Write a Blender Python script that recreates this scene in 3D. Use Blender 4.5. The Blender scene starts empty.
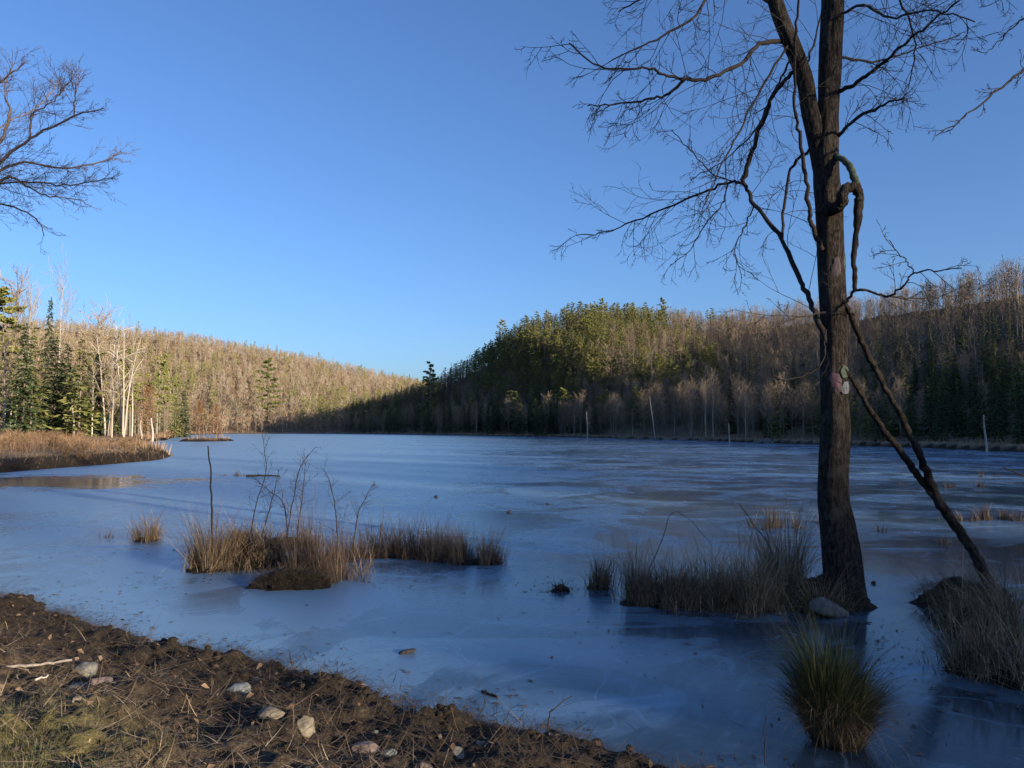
import bpy, bmesh, math, random
import numpy as np
from mathutils import Vector, noise as mnoise

random.seed(7)
rng = np.random.default_rng(11)
C = bpy.context.scene.collection
R = math.radians
PI = math.pi

# ------------------------------------------------------------------ camera geometry
H = 2.0                      # eye height above the ice
F = 1024 * 26.0 / 36.0       # focal length in pixels
PITCH = math.atan(46.0 / F)  # horizon sits on row 430
CP, SP = math.cos(PITCH), math.sin(PITCH)


def ray(px, py):
    u = (px - 512) / F
    v = (384 - py) / F
    return Vector((u, CP - v * SP, SP + v * CP))


def at(px, py, Y):
    d = ray(px, py)
    return Vector((0, 0, H)) + d * (Y / d.y)


def gnd(px, py, z=0.0):
    d = ray(px, py)
    return Vector((0, 0, H)) + d * ((z - H) / d.z)


# ------------------------------------------------------------------ bookkeeping
def tag(o, label=None, cat=None, group=None, kind=None):
    if label: o['label'] = label
    if cat: o['category'] = cat
    if group: o['group'] = group
    if kind: o['kind'] = kind
    return o


def thing(name, label, cat, loc=(0, 0, 0), group=None):
    o = bpy.data.objects.new(name, None)
    o.empty_display_size = 0.2
    C.objects.link(o)
    o.location = loc
    return tag(o, label, cat, group)


class MB:
    """collects vertices and faces, builds ONE mesh"""
    def __init__(s):
        s.v = []; s.n = 0
        s.f = {3: [], 4: []}; s.m = {3: [], 4: []}; s.t = {3: [], 4: []}

    def add(s, V, faces, mat=0, tint=0.5):
        V = np.asarray(V, np.float32).reshape(-1, 3)
        faces = np.asarray(faces, np.int64)
        if len(faces) == 0: return
        k = faces.shape[1]
        s.v.append(V)
        s.f[k].append(faces + s.n)
        s.m[k].append(np.broadcast_to(np.asarray(mat, np.int32), (len(faces),)))
        s.t[k].append(np.broadcast_to(np.asarray(tint, np.float32), (len(faces),)))
        s.n += len(V)

    def arrays(s):
        V = np.concatenate(s.v) if s.v else np.zeros((0, 3), np.float32)
        out = {}
        for k in (3, 4):
            if s.f[k]:
                out[k] = (np.concatenate(s.f[k]), np.concatenate(s.m[k]), np.concatenate(s.t[k]))
        return V, out

    def mesh(s, name, mats, smooth=False):
        V, fs = s.arrays()
        me = bpy.data.meshes.new(name)
        me.vertices.add(len(V))
        me.vertices.foreach_set('co', V.astype(np.float32).ravel())
        li = np.concatenate([fs[k][0].ravel() for k in fs]).astype(np.int32)
        cnt = np.concatenate([np.full(len(fs[k][0]), k, np.int32) for k in fs])
        st = np.concatenate([[0], np.cumsum(cnt)[:-1]]).astype(np.int32)
        me.loops.add(len(li))
        me.loops.foreach_set('vertex_index', li)
        me.polygons.add(len(cnt))
        me.polygons.foreach_set('loop_start', st)
        mi = np.concatenate([fs[k][1] for k in fs]).astype(np.int32)
        me.polygons.foreach_set('material_index', mi)
        if smooth:
            me.polygons.foreach_set('use_smooth', np.ones(len(cnt), bool))
        for m in mats: me.materials.append(m)
        me.update(calc_edges=True)
        a = me.attributes.new('tint', 'FLOAT', 'FACE')
        a.data.foreach_set('value', np.concatenate([fs[k][2] for k in fs]).astype(np.float32))
        return me

    def build(s, name, mats, parent=None, smooth=False):
        if not isinstance(mats, (list, tuple)): mats = [mats]
        o = bpy.data.objects.new(name, s.mesh(name, mats, smooth))
        C.objects.link(o)
        if parent is not None: o.parent = parent
        return o


def frames(P):
    """parallel transport frames along a polyline"""
    P = np.asarray(P, float)
    T = np.gradient(P, axis=0)
    T /= np.linalg.norm(T, axis=1, keepdims=True) + 1e-9
    a = np.array([1, 0, 0.]) if abs(T[0][0]) < 0.8 else np.array([0, 1., 0])
    u = np.cross(T[0], a); u /= np.linalg.norm(u)
    U = [u]
    for i in range(1, len(P)):
        u = U[-1] - T[i] * np.dot(U[-1], T[i])
        n = np.linalg.norm(u)
        u = u / n if n > 1e-6 else U[-1]
        U.append(u)
    U = np.array(U)
    return T, U, np.cross(T, U)


def tube(mb, P, Rr, sides=5, mat=0, tint=0.5, cap=True):
    P = np.asarray(P, float); n = len(P)
    Rr = np.broadcast_to(np.asarray(Rr, float), (n,))
    T, U, W = frames(P)
    a = np.arange(sides) * 2 * PI / sides
    V = P[:, None] + Rr[:, None, None] * (np.cos(a)[None, :, None] * U[:, None] + np.sin(a)[None, :, None] * W[:, None])
    i = np.arange(n - 1)[:, None] * sides; j = np.arange(sides)[None]; j2 = (j + 1) % sides
    Q = np.stack([i + j, i + j2, i + sides + j2, i + sides + j], -1).reshape(-1, 4)
    mb.add(V.reshape(-1, 3), Q, mat, tint)
    if cap:
        for e, r0 in ((0, 0), (n - 1, (n - 1) * sides)):
            VV = np.concatenate([V[e], P[e][None]])
            fc = [(k, (k + 1) % sides, sides) for k in range(sides)]
            mb.add(VV, fc, mat, tint)


def smooth_poly(P, k=6):
    """Catmull-Rom through control points (any dimension)"""
    P = np.asarray(P, float)
    Q = np.vstack([2 * P[0] - P[1], P, 2 * P[-1] - P[-2]])
    out = []
    for i in range(1, len(Q) - 2):
        for t in np.arange(k) / k:
            a, b, c, d = Q[i - 1], Q[i], Q[i + 1], Q[i + 2]
            out.append(.5 * (2 * b + (c - a) * t + (2 * a - 5 * b + 4 * c - d) * t * t + (3 * b - a - 3 * c + d) * t ** 3))
    out.append(P[-1])
    return np.array(out)


# value noise -------------------------------------------------------
_TAB = np.random.default_rng(5).random((256, 256))


def vn(x, y, s=0):
    x = np.asarray(x, float) + s * 17.31; y = np.asarray(y, float) + s * 9.73
    xi = np.floor(x).astype(int); yi = np.floor(y).astype(int)
    fx = x - xi; fy = y - yi
    fx = fx * fx * (3 - 2 * fx); fy = fy * fy * (3 - 2 * fy)
    a = _TAB[xi & 255, yi & 255]; b = _TAB[(xi + 1) & 255, yi & 255]
    c = _TAB[xi & 255, (yi + 1) & 255]; d = _TAB[(xi + 1) & 255, (yi + 1) & 255]
    return (a * (1 - fx) + b * fx) * (1 - fy) + (c * (1 - fx) + d * fx) * fy


def fbm(x, y, o=4, s=0):
    v = 0; a = 1; t = 0
    for k in range(o):
        v = v + a * vn(np.asarray(x) * 2 ** k, np.asarray(y) * 2 ** k, s + k); t += a; a *= .5
    return v / t


def sst(x):
    x = np.clip(x, 0, 1)
    return x * x * (3 - 2 * x)


# ------------------------------------------------------------------ materials
def newmat(name):
    m = bpy.data.materials.new(name)
    m.use_nodes = True
    nt = m.node_tree
    nt.nodes.clear()
    out = nt.nodes.new('ShaderNodeOutputMaterial')
    b = nt.nodes.new('ShaderNodeBsdfPrincipled')
    nt.links.new(b.outputs[0], out.inputs[0])
    return m, nt, b


def nd(nt, typ, **kw):
    n = nt.nodes.new(typ)
    for k, v in kw.items():
        if k.startswith('i_'):
            n.inputs[k[2:].replace('_', ' ')].default_value = v
        else:
            setattr(n, k, v)
    return n


def mathn(nt, op, a, b=None, c=None, clamp=False):
    n = nt.nodes.new('ShaderNodeMath'); n.operation = op; n.use_clamp = clamp
    for i, v in enumerate((a, b, c)):
        if v is None: continue
        if hasattr(v, 'links'): nt.links.new(v, n.inputs[i])
        else: n.inputs[i].default_value = v
    return n.outputs[0]


def mixc(nt, f, a, b):
    n = nt.nodes.new('ShaderNodeMix'); n.data_type = 'RGBA'
    for i, v in ((0, f), (6, a), (7, b)):
        if hasattr(v, 'links'): nt.links.new(v, n.inputs[i])
        else: n.inputs[i].default_value = v if i == 0 else (*v, 1)
    return n.outputs[2]


def ramp(nt, f, stops):
    n = nt.nodes.new('ShaderNodeValToRGB')
    cr = n.color_ramp
    while len(cr.elements) < len(stops): cr.elements.new(0.5)
    for e, (p, c) in zip(cr.elements, stops):
        e.position = p
        e.color = (*c, 1) if hasattr(c, '__len__') else (c, c, c, 1)
    nt.links.new(f, n.inputs[0])
    return n.outputs[0]


def noise(nt, vec, scale, detail=4, rough=.55, dist=0):
    n = nd(nt, 'ShaderNodeTexNoise', i_Scale=scale, i_Detail=detail, i_Roughness=rough, i_Distortion=dist)
    nt.links.new(vec, n.inputs['Vector'])
    return n.outputs[0]


def mapping(nt, vec, scale):
    n = nd(nt, 'ShaderNodeMapping'); n.inputs['Scale'].default_value = scale
    nt.links.new(vec, n.inputs[0])
    return n.outputs[0]


def bump(nt, b, h, strength=.5, dist=.02):
    n = nd(nt, 'ShaderNodeBump', i_Strength=strength, i_Distance=dist)
    nt.links.new(h, n.inputs['Height'])
    nt.links.new(n.outputs[0], b.inputs['Normal'])


def tint_mat(name, cA, cB, rough=.85, rnd=.5, nscale=0, cC=None, spec=.2, trans=0):
    """colour runs from cA to cB with the per-leaf 'tint' attribute and a per-object random number"""
    m, nt, b = newmat(name)
    at_ = nd(nt, 'ShaderNodeAttribute', attribute_name='tint')
    oi = nd(nt, 'ShaderNodeObjectInfo')
    r = mathn(nt, 'MULTIPLY_ADD', oi.outputs['Random'], rnd, -rnd / 2)
    f = mathn(nt, 'ADD', at_.outputs['Fac'], r, clamp=True)
    if nscale:
        g = nd(nt, 'ShaderNodeNewGeometry')
        nz = noise(nt, g.outputs['Position'], nscale, 3)
        f = mathn(nt, 'ADD', f, mathn(nt, 'MULTIPLY_ADD', nz, 1.0, -.5), clamp=True)
    if cC: col = ramp(nt, f, [(0, cA), (.5, cB), (1, cC)])
    else: col = mixc(nt, f, cA, cB)
    nt.links.new(col, b.inputs['Base Color'])
    b.inputs['Roughness'].default_value = rough
    b.inputs['Specular IOR Level'].default_value = spec
    return m


M = {}
M['bark'] = tint_mat('bark', (.10, .08, .065), (.24, .20, .165), nscale=.9)
M['birch'] = tint_mat('birch_bark', (.3, .265, .22), (.48, .43, .37), nscale=1.2)
M['twig'] = tint_mat('twigs', (.15, .108, .075), (.33, .25, .165), rnd=.7, nscale=.04)
M['twig_far'] = tint_mat('far_twigs', (.125, .09, .06), (.26, .195, .125), rnd=.7, nscale=.04)
M['twig_grey'] = tint_mat('grey_twigs', (.165, .13, .095), (.33, .27, .2), rnd=.7, nscale=.04)
M['spruce'] = tint_mat('spruce_needles', (.03, .048, .022), (.075, .10, .042), rnd=.5)
M['hemlock'] = tint_mat('hemlock_needles', (.075, .085, .028), (.19, .19, .06), rnd=.4)
M['pine'] = tint_mat('pine_needles', (.085, .105, .034), (.24, .23, .075), rnd=.6)
M['rust'] = tint_mat('rusty_leaves', (.13, .065, .03), (.26, .14, .07), rnd=.4)
M['dead'] = tint_mat('weathered_wood', (.2, .17, .145), (.4, .35, .3), nscale=1.5)
M['branch_dark'] = tint_mat('dark_branch', (.028, .022, .019), (.06, .048, .04), nscale=3)
M['branch_warm'] = tint_mat('brown_branch', (.09, .065, .05), (.18, .13, .10), nscale=2)
M['straw'] = tint_mat('straw_blades', (.062, .042, .025), (.235, .16, .09), cC=(.55, .41, .25), rnd=.2)
M['reed'] = tint_mat('reed_blades', (.044, .030, .021), (.155, .102, .066), cC=(.39, .28, .18), rnd=.2)
M['green_blade'] = tint_mat('green_sedge_blades', (.022, .034, .012), (.055, .068, .024), cC=(.17, .15, .075), rnd=.1)
M['litter'] = tint_mat('dead_stems', (.03, .021, .014), (.17, .12, .075), cC=(.46, .36, .23), rnd=.1)
M['leaf'] = tint_mat('dead_leaves', (.04, .026, .018), (.12, .076, .046), cC=(.22, .155, .105), rnd=.1)
M['brush'] = tint_mat('dry_brush', (.065, .04, .027), (.19, .118, .07), cC=(.35, .245, .15), rnd=.1, nscale=.35)


def trunk_mat():
    m, nt, b = newmat('furrowed_bark')
    tc = nd(nt, 'ShaderNodeTexCoord')
    v = tc.outputs['Object']
    st = mapping(nt, v, (1, 1, .22))
    n1 = noise(nt, st, 34, 8, .7, 1.1)
    n2 = noise(nt, v, 2.2, 4)
    n3 = noise(nt, v, 9, 5, .7)
    col = ramp(nt, n1, [(.34, (.006, .005, .0045)), (.48, (.030, .024, .02)), (.6, (.075, .06, .05)), (.75, (.15, .126, .106))])
    lich = ramp(nt, mathn(nt, 'MULTIPLY', n2, n3), [(.27, 0), (.36, 1)])
    col = mixc(nt, mathn(nt, 'MULTIPLY', lich, .55), col, (.10, .095, .08))
    nt.links.new(col, b.inputs['Base Color'])
    b.inputs['Roughness'].default_value = .9
    b.inputs['Specular IOR Level'].default_value = .15
    bump(nt, b, n1, 1, .06)
    return m


M['trunk'] = trunk_mat()


def moss_mat():
    m, nt, b = newmat('mossy_bark')
    tc = nd(nt, 'ShaderNodeTexCoord')
    n1 = noise(nt, tc.outputs['Object'], 14, 5, .7)
    col = ramp(nt, n1, [(.35, (.03, .026, .02)), (.52, (.055, .07, .04)), (.7, (.09, .12, .07))])
    nt.links.new(col, b.inputs['Base Color'])
    b.inputs['Roughness'].default_value = .95
    bump(nt, b, n1, .8, .03)
    return m


M['moss'] = moss_mat()


def patch_mat(name, c):
    m, nt, b = newmat(name)
    tc = nd(nt, 'ShaderNodeTexCoord')
    n1 = noise(nt, mapping(nt, tc.outputs['Object'], (1, 1, .3)), 40, 5, .7)
    col = mixc(nt, ramp(nt, n1, [(.45, 0), (.6, 1)]), tuple(.03 + x * .22 for x in c), c)
    nt.links.new(col, b.inputs['Base Color'])
    b.inputs['Roughness'].default_value = .8
    bump(nt, b, n1, .8, .02)
    return m


def rock_mat(name, cA, cB, cC=None):
    m, nt, b = newmat(name)
    tc = nd(nt, 'ShaderNodeTexCoord')
    n1 = noise(nt, tc.outputs['Object'], 9, 7, .65)
    n2 = noise(nt, tc.outputs['Object'], 45, 5, .7)
    f = mathn(nt, 'ADD', mathn(nt, 'MULTIPLY', n1, .7), mathn(nt, 'MULTIPLY', n2, .3))
    col = ramp(nt, f, [(.36, cA), (.5, cB), (.66, cC or cB)])
    nt.links.new(col, b.inputs['Base Color'])
    b.inputs['Roughness'].default_value = .8
    bump(nt, b, n2, .5, .015)
    return m


M['rock_grey'] = rock_mat('grey_stone', (.045, .046, .043), (.115, .112, .10), (.19, .18, .16))
M['rock_tan'] = rock_mat('tan_stone', (.07, .058, .043), (.14, .118, .087), (.22, .19, .14))
M['rock_pink'] = rock_mat('pink_stone', (.08, .056, .05), (.15, .11, .095), (.22, .17, .15))
M['rock_dark'] = rock_mat('dark_stone', (.02, .018, .016), (.05, .045, .04), (.09, .08, .07))
M['rock_slate'] = rock_mat('slate_stone', (.06, .075, .08), (.13, .15, .155), (.2, .22, .22))


def mud_mat(name='mud', k=1.0):
    m, nt, b = newmat(name)
    g = nd(nt, 'ShaderNodeNewGeometry')
    n1 = noise(nt, g.outputs['Position'], 5, 6, .7)
    n2 = noise(nt, g.outputs['Position'], 30, 5, .7)
    f = mathn(nt, 'ADD', mathn(nt, 'MULTIPLY', n1, .6), mathn(nt, 'MULTIPLY', n2, .4))
    col = ramp(nt, f, [(.36, (.010 * k, .008 * k, .006 * k)), (.52, (.032 * k, .023 * k, .016 * k)), (.66, (.075 * k, .055 * k, .036 * k))])
    nt.links.new(col, b.inputs['Base Color'])
    b.inputs['Roughness'].default_value = .85
    b.inputs['Specular IOR Level'].default_value = .2
    bump(nt, b, n2, 1, .04)
    return m


M['mud'] = mud_mat()
M['mossy_mound'] = mud_mat('mossy_mud', .9)


def ground_mat():
    m, nt, b = newmat('leaf_litter_ground')
    g = nd(nt, 'ShaderNodeNewGeometry')
    p = g.outputs['Position']
    n1 = noise(nt, p, .08, 5, .6)
    n2 = noise(nt, p, .9, 6, .7)
    f = mathn(nt, 'ADD', mathn(nt, 'MULTIPLY', n1, .5), mathn(nt, 'MULTIPLY', n2, .5))
    col = ramp(nt, f, [(.35, (.055, .04, .026)), (.5, (.12, .085, .055)), (.66, (.2, .145, .09))])
    s = nd(nt, 'ShaderNodeAttribute', attribute_name='shore')
    col = mixc(nt, s.outputs['Fac'], col, ramp(nt, n2, [(.3, (.2, .145, .085)), (.7, (.4, .3, .19))]))
    mu = nd(nt, 'ShaderNodeAttribute', attribute_name='muddy')
    col = mixc(nt, mu.outputs['Fac'], col, ramp(nt, n2, [(.3, (.012, .009, .007)), (.7, (.05, .037, .026))]))
    nt.links.new(col, b.inputs['Base Color'])
    b.inputs['Roughness'].default_value = .95
    b.inputs['Specular IOR Level'].default_value = .1
    bump(nt, b, n2, 1, .3)
    return m


def bank_mat():
    m, nt, b = newmat('wet_bank_soil')
    g = nd(nt, 'ShaderNodeNewGeometry')
    p = g.outputs['Position']
    n1 = noise(nt, p, 1.6, 5, .6)
    n2 = noise(nt, p, 11, 6, .72)
    n3 = noise(nt, p, 55, 4, .7)
    f = mathn(nt, 'ADD', mathn(nt, 'MULTIPLY', n2, .55), mathn(nt, 'MULTIPLY', n3, .45))
    dark = ramp(nt, f, [(.36, (.006, .0045, .0035)), (.52, (.028, .021, .015)), (.68, (.085, .062, .042))])
    dry = ramp(nt, f, [(.34, (.028, .020, .014)), (.5, (.105, .075, .048)), (.66, (.27, .2, .13))])
    gr = ramp(nt, f, [(.34, (.04, .04, .012)), (.5, (.11, .1, .032)), (.66, (.22, .19, .08))])
    a = nd(nt, 'ShaderNodeAttribute', attribute_name='dry')
    k = mathn(nt, 'ADD', a.outputs['Fac'], mathn(nt, 'MULTIPLY_ADD', n1, 1.2, -.6), clamp=True)
    col = mixc(nt, k, dark, dry)
    gg = nd(nt, 'ShaderNodeAttribute', attribute_name='grassy')
    col = mixc(nt, gg.outputs['Fac'], col, gr)
    nt.links.new(col, b.inputs['Base Color'])
    b.inputs['Roughness'].default_value = .85
    b.inputs['Specular IOR Level'].default_value = .2
    bump(nt, b, f, 1, .03)
    return m


def ice_mat():
    m, nt, b = newmat('grey_lake_ice')
    g = nd(nt, 'ShaderNodeNewGeometry')
    p = g.outputs['Position']
    pl = mapping(nt, p, (.35, 1, 1))
    n1 = noise(nt, pl, .085, 5, .55, .6)
    n2 = noise(nt, p, .33, 5, .6, 1.2)
    n3 = noise(nt, p, 2.1, 5, .65, .5)
    n4 = noise(nt, p, 16, 5, .75)
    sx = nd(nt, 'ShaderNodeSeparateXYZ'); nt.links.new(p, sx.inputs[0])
    # paler west, darker east corner: reflection and shade painted into the frost mix
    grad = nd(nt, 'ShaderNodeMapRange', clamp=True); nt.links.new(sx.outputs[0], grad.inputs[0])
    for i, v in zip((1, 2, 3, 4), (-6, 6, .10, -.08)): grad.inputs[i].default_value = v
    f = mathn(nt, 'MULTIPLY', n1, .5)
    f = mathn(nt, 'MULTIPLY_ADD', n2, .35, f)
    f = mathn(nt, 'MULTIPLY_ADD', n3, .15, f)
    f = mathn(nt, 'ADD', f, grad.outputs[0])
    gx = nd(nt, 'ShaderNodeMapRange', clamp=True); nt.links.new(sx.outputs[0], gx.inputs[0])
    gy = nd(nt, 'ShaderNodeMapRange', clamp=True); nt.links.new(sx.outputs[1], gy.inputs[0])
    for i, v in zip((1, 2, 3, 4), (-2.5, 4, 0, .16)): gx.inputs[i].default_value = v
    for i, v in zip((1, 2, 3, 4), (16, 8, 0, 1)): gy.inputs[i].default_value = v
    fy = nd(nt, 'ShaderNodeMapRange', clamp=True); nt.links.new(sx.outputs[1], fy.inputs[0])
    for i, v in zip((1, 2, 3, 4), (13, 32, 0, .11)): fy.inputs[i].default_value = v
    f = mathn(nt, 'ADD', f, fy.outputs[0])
    f = mathn(nt, 'SUBTRACT', f, mathn(nt, 'MULTIPLY', gx.outputs[0], gy.outputs[0]))  # near east corner painted darker still, as part of that shade
    # sharp-edged overflow patches
    ed = ramp(nt, n2, [(.485, 0), (.515, 1)])
    f2 = mathn(nt, 'MULTIPLY_ADD', ed, mathn(nt, 'MULTIPLY_ADD', gy.outputs[0], .05, .06), mathn(nt, 'SUBTRACT', f, .03))
    fr = ramp(nt, f2, [(.30, .06), (.38, .24), (.47, .44), (.54, .68), (.64, 1)])
    spk = ramp(nt, n4, [(.56, 0), (.7, 1)])
    fr2 = mathn(nt, 'MULTIPLY_ADD', mathn(nt, 'MULTIPLY', spk, ramp(nt, n3, [(.42, 0), (.6, 1)])), .4, fr, clamp=True)
    # clear wet ice beside the spit
    vm = nd(nt, 'ShaderNodeVectorMath', operation='DISTANCE')
    mp = mapping(nt, p, (.45, 1, 1)); nt.links.new(mp, vm.inputs[0])
    c0 = gnd(-10, 482); vm.inputs[1].default_value = (c0.x * .45, c0.y, 0)
    wet = mathn(nt, 'ADD', mathn(nt, 'MULTIPLY', vm.outputs['Value'], -.18), mathn(nt, 'MULTIPLY_ADD', n2, 1.6, .1), clamp=True)
    wet = ramp(nt, wet, [(.1, 0), (.4, .75)])
    fr3 = mathn(nt, 'MULTIPLY', fr2, mathn(nt, 'SUBTRACT', 1, wet))
    # pale refrozen seams and cracks
    seam = mathn(nt, 'ABSOLUTE', mathn(nt, 'SUBTRACT', noise(nt, pl, .21, 3, .5, 1.6), .5))
    seam = ramp(nt, seam, [(0, 1), (.018, 0)])
    seam2 = mathn(nt, 'ABSOLUTE', mathn(nt, 'SUBTRACT', noise(nt, p, .8, 2, .5, .9), .47))
    seam2 = ramp(nt, seam2, [(0, .7), (.016, 0)])
    sm = mathn(nt, 'MULTIPLY', mathn(nt, 'MAXIMUM', seam, seam2), ramp(nt, noise(nt, p, .5, 3), [(.45, 0), (.6, .8)]))
    fr3 = mathn(nt, 'ADD', fr3, mathn(nt, 'MULTIPLY', sm, .8))
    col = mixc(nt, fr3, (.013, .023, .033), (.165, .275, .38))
    nt.links.new(col, b.inputs['Base Color'])
    ro = mathn(nt, 'MULTIPLY_ADD', fr3, .22, .085)
    ro = mathn(nt, 'SUBTRACT', ro, mathn(nt, 'MULTIPLY', wet, .06))
    nt.links.new(ro, b.inputs['Roughness'])
    b.inputs['IOR'].default_value = 1.33
    h = mathn(nt, 'ADD', mathn(nt, 'MULTIPLY', n3, .6), mathn(nt, 'MULTIPLY', n4, .12))
    bump(nt, b, h, .12, .03)
    return m


# ------------------------------------------------------------------ sun
SUN_AZ, SUN_EL = R(130), R(12.0)
S = Vector((math.sin(SUN_AZ) * math.cos(SUN_EL), math.cos(SUN_AZ) * math.cos(SUN_EL), math.sin(SUN_EL)))

# ------------------------------------------------------------------ the lake outline and the terrain
shore_px = [(1024, 452), (960, 449.5), (900, 447), (850, 445.5), (800, 444), (740, 442), (680, 440), (620, 438.4), (560, 437), (500, 436),
            (460, 435.3), (420, 434.6), (350, 433.8), (300, 433.6), (235, 433.7), (200, 434.4), (182, 435.4), (174, 437.6), (166, 440.3),
            (150, 441.5), (112, 442.5), (98, 445), (130, 447), (160, 450), (173, 456), (160, 460), (120, 463.5), (60, 468), (0, 473), (-60, 478),
            (-110, 500), (-110, 540), (-80, 560), (-40, 583), (0, 600), (60, 616), (120, 636), (200, 654), (240, 660), (300, 678), (350, 696), (400, 707),
            (470, 724), (540, 741), (600, 755), (660, 772)]
LAKE = [(1.5, 3.9), (2.6, 3.0), (4.0, 2.9), (5.6, 4.5), (6.6, 6.2), (7.3, 8.4), (9, 9.2), (14, 12), (22, 20), (36, 32), (48, 45), (51, 58)]
LAKE = LAKE + [(gnd(*q).x, gnd(*q).y) for q in shore_px]
LAKE = np.array(LAKE)
ISL = gnd(207, 441)


def shore_d(x, y):
    """signed distance to the lake outline, positive on land"""
    x = np.asarray(x, float); y = np.asarray(y, float)
    best = np.full(x.shape, 1e9); ins = np.zeros(x.shape, bool)
    n = len(LAKE)
    for i in range(n):
        ax, ay = LAKE[i]; bx, by = LAKE[(i + 1) % n]
        dx, dy = bx - ax, by - ay
        t = np.clip(((x - ax) * dx + (y - ay) * dy) / (dx * dx + dy * dy), 0, 1)
        best = np.minimum(best, (x - ax - t * dx) ** 2 + (y - ay - t * dy) ** 2)
        if ay != by:
            c = ((ay > y) != (by > y)) & (x < (bx - ax) * (y - ay) / (by - ay) + ax)
            ins ^= c
    d = np.sqrt(best)
    d = np.where(ins, -d, d)
    di = 3.0 * (1 - np.hypot((x - ISL.x) / 4.5, (y - ISL.y) / 7.0))
    return np.maximum(d, di)


def px2az(px): return math.atan((px - 512) / F)


def ridge(tab):
    """(px, row of the ground crest, plan distance) -> azimuth, distance, height"""
    a, r, z = [], [], []
    for px, py, rr in tab:
        az = px2az(px)
        p = at(px, py, rr * math.cos(az))
        a.append(az); r.append(rr); z.append(p.z)
    return np.array(a), np.array(r), np.array(z)


HA = ridge([(-500, 338, 800), (-200, 334, 850), (0, 332, 880), (60, 333, 900), (130, 338, 900), (200, 346, 900), (260, 356, 900), (320, 369, 900), (380, 382, 900), (420, 389, 900), (520, 402, 900), (620, 415, 900)])
HB = ridge([(325, 432, 470), (360, 415, 460), (385, 406, 445), (420, 396, 410), (450, 383, 350), (480, 366, 320), (510, 351, 302), (545, 339, 302), (590, 330, 312), (640, 330, 320), (690, 335, 320), (740, 342, 320), (800, 368, 310), (880, 420, 300)])
HC = ridge([(560, 436, 320), (620, 395, 325), (680, 352, 325), (740, 333, 300), (800, 330, 264), (860, 323, 238), (920, 314, 217), (980, 306, 202), (1024, 299, 192), (1150, 290, 184), (1500, 305, 190)])

# the wooded hill behind the camera's shoulder that keeps the low sun off the near shore
# crest position: S0 metres towards the sun; its height follows the lateral coordinate l
S0 = 250.0
SA, CA = math.sin(SUN_AZ), math.cos(SUN_AZ)
cast_l = np.array([-420, -320, -300, -284, -276, -262, -250, -238, -230, -215, -205, -187, -150, -110, -60, -22, -10, -3.4, -2.6, -.5, .5, 5, 60, 300, 420])
cast_g = np.array([-60, 78, 78, 68, 50, 41, 38, 36, 36, 36, 34, 30, 27, 19, 10, 5, 9, 9, 5, 5, 10, 12, 12, 5, -60])  # the narrow dip is shaped to let sun onto the near bank
CAST_TREE = 9.0


def terrain(x, y):
    x = np.asarray(x, float); y = np.asarray(y, float)
    d = shore_d(x, y)
    az = np.arctan2(x, y); r = np.hypot(x, y)
    land = .12 + np.where(r > 25, .5, .25) * (1 - np.exp(-np.maximum(d, 0) / .8)) + .02 * np.clip(d - 2, 0, 50)
    base = np.where(d > 0, land * sst(d / .5) - .02 * (1 - sst(d / .5)), -.06 - .5 * sst(-d / 2))
    base = base + np.where(d > 1.5, (fbm(x / 9, y / 9, 3) - .5) * np.clip((d - 1.5) / 10, 0, 1) * 1.2, 0)
    hill = np.zeros_like(base)
    for (a, rr, z), rs in ((HA, 440), (HB, None), (HC, None)):
        zz = np.interp(az, a, z, left=(z[0] if rs else 0), right=(0 if rs else z[-1]))
        if rs: zz = zz * sst((az + 2.2) / .5) * sst((.35 - az) / .25)
        R1 = np.interp(az, a, rr)
        r0 = rs if rs else np.interp(az, [px2az(330), px2az(385), px2az(420), px2az(460), px2az(620), px2az(800), px2az(1024), px2az(1500)], [412, 362, 326, 285, 172, 105, 72, 62])
        t = (r - r0) / np.maximum(R1 - r0, 20)
        up = np.where(t < 1, np.clip(t, 0, 1) ** 1.15 * (1 - .12 * np.clip(t, 0, 1)) / .88, 1 - .25 * np.clip((t - 1) / 2, 0, 1))
        front = sst((az + 2.4) / .3) * sst((2.0 - az) / .6)
        hill = np.maximum(hill, zz * up * front)
    hill = hill + (fbm(x / 60, y / 60, 4, 3) - .5) * np.clip(hill / 15, 0, 1) * 7
    ss, ll = x * SA + y * CA, x * CA - y * SA
    hc = np.interp(ll, cast_l, cast_g) + S0 * math.tan(SUN_EL) - CAST_TREE
    hill = np.maximum(hill, np.maximum(hc, 0) * np.exp(-((ss - S0) / 70) ** 2))
    hill = hill * sst((d - 3) / 28)
    return base + hill


def tz(x, y): return float(terrain(np.array([x]), np.array([y]))[0])


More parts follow.
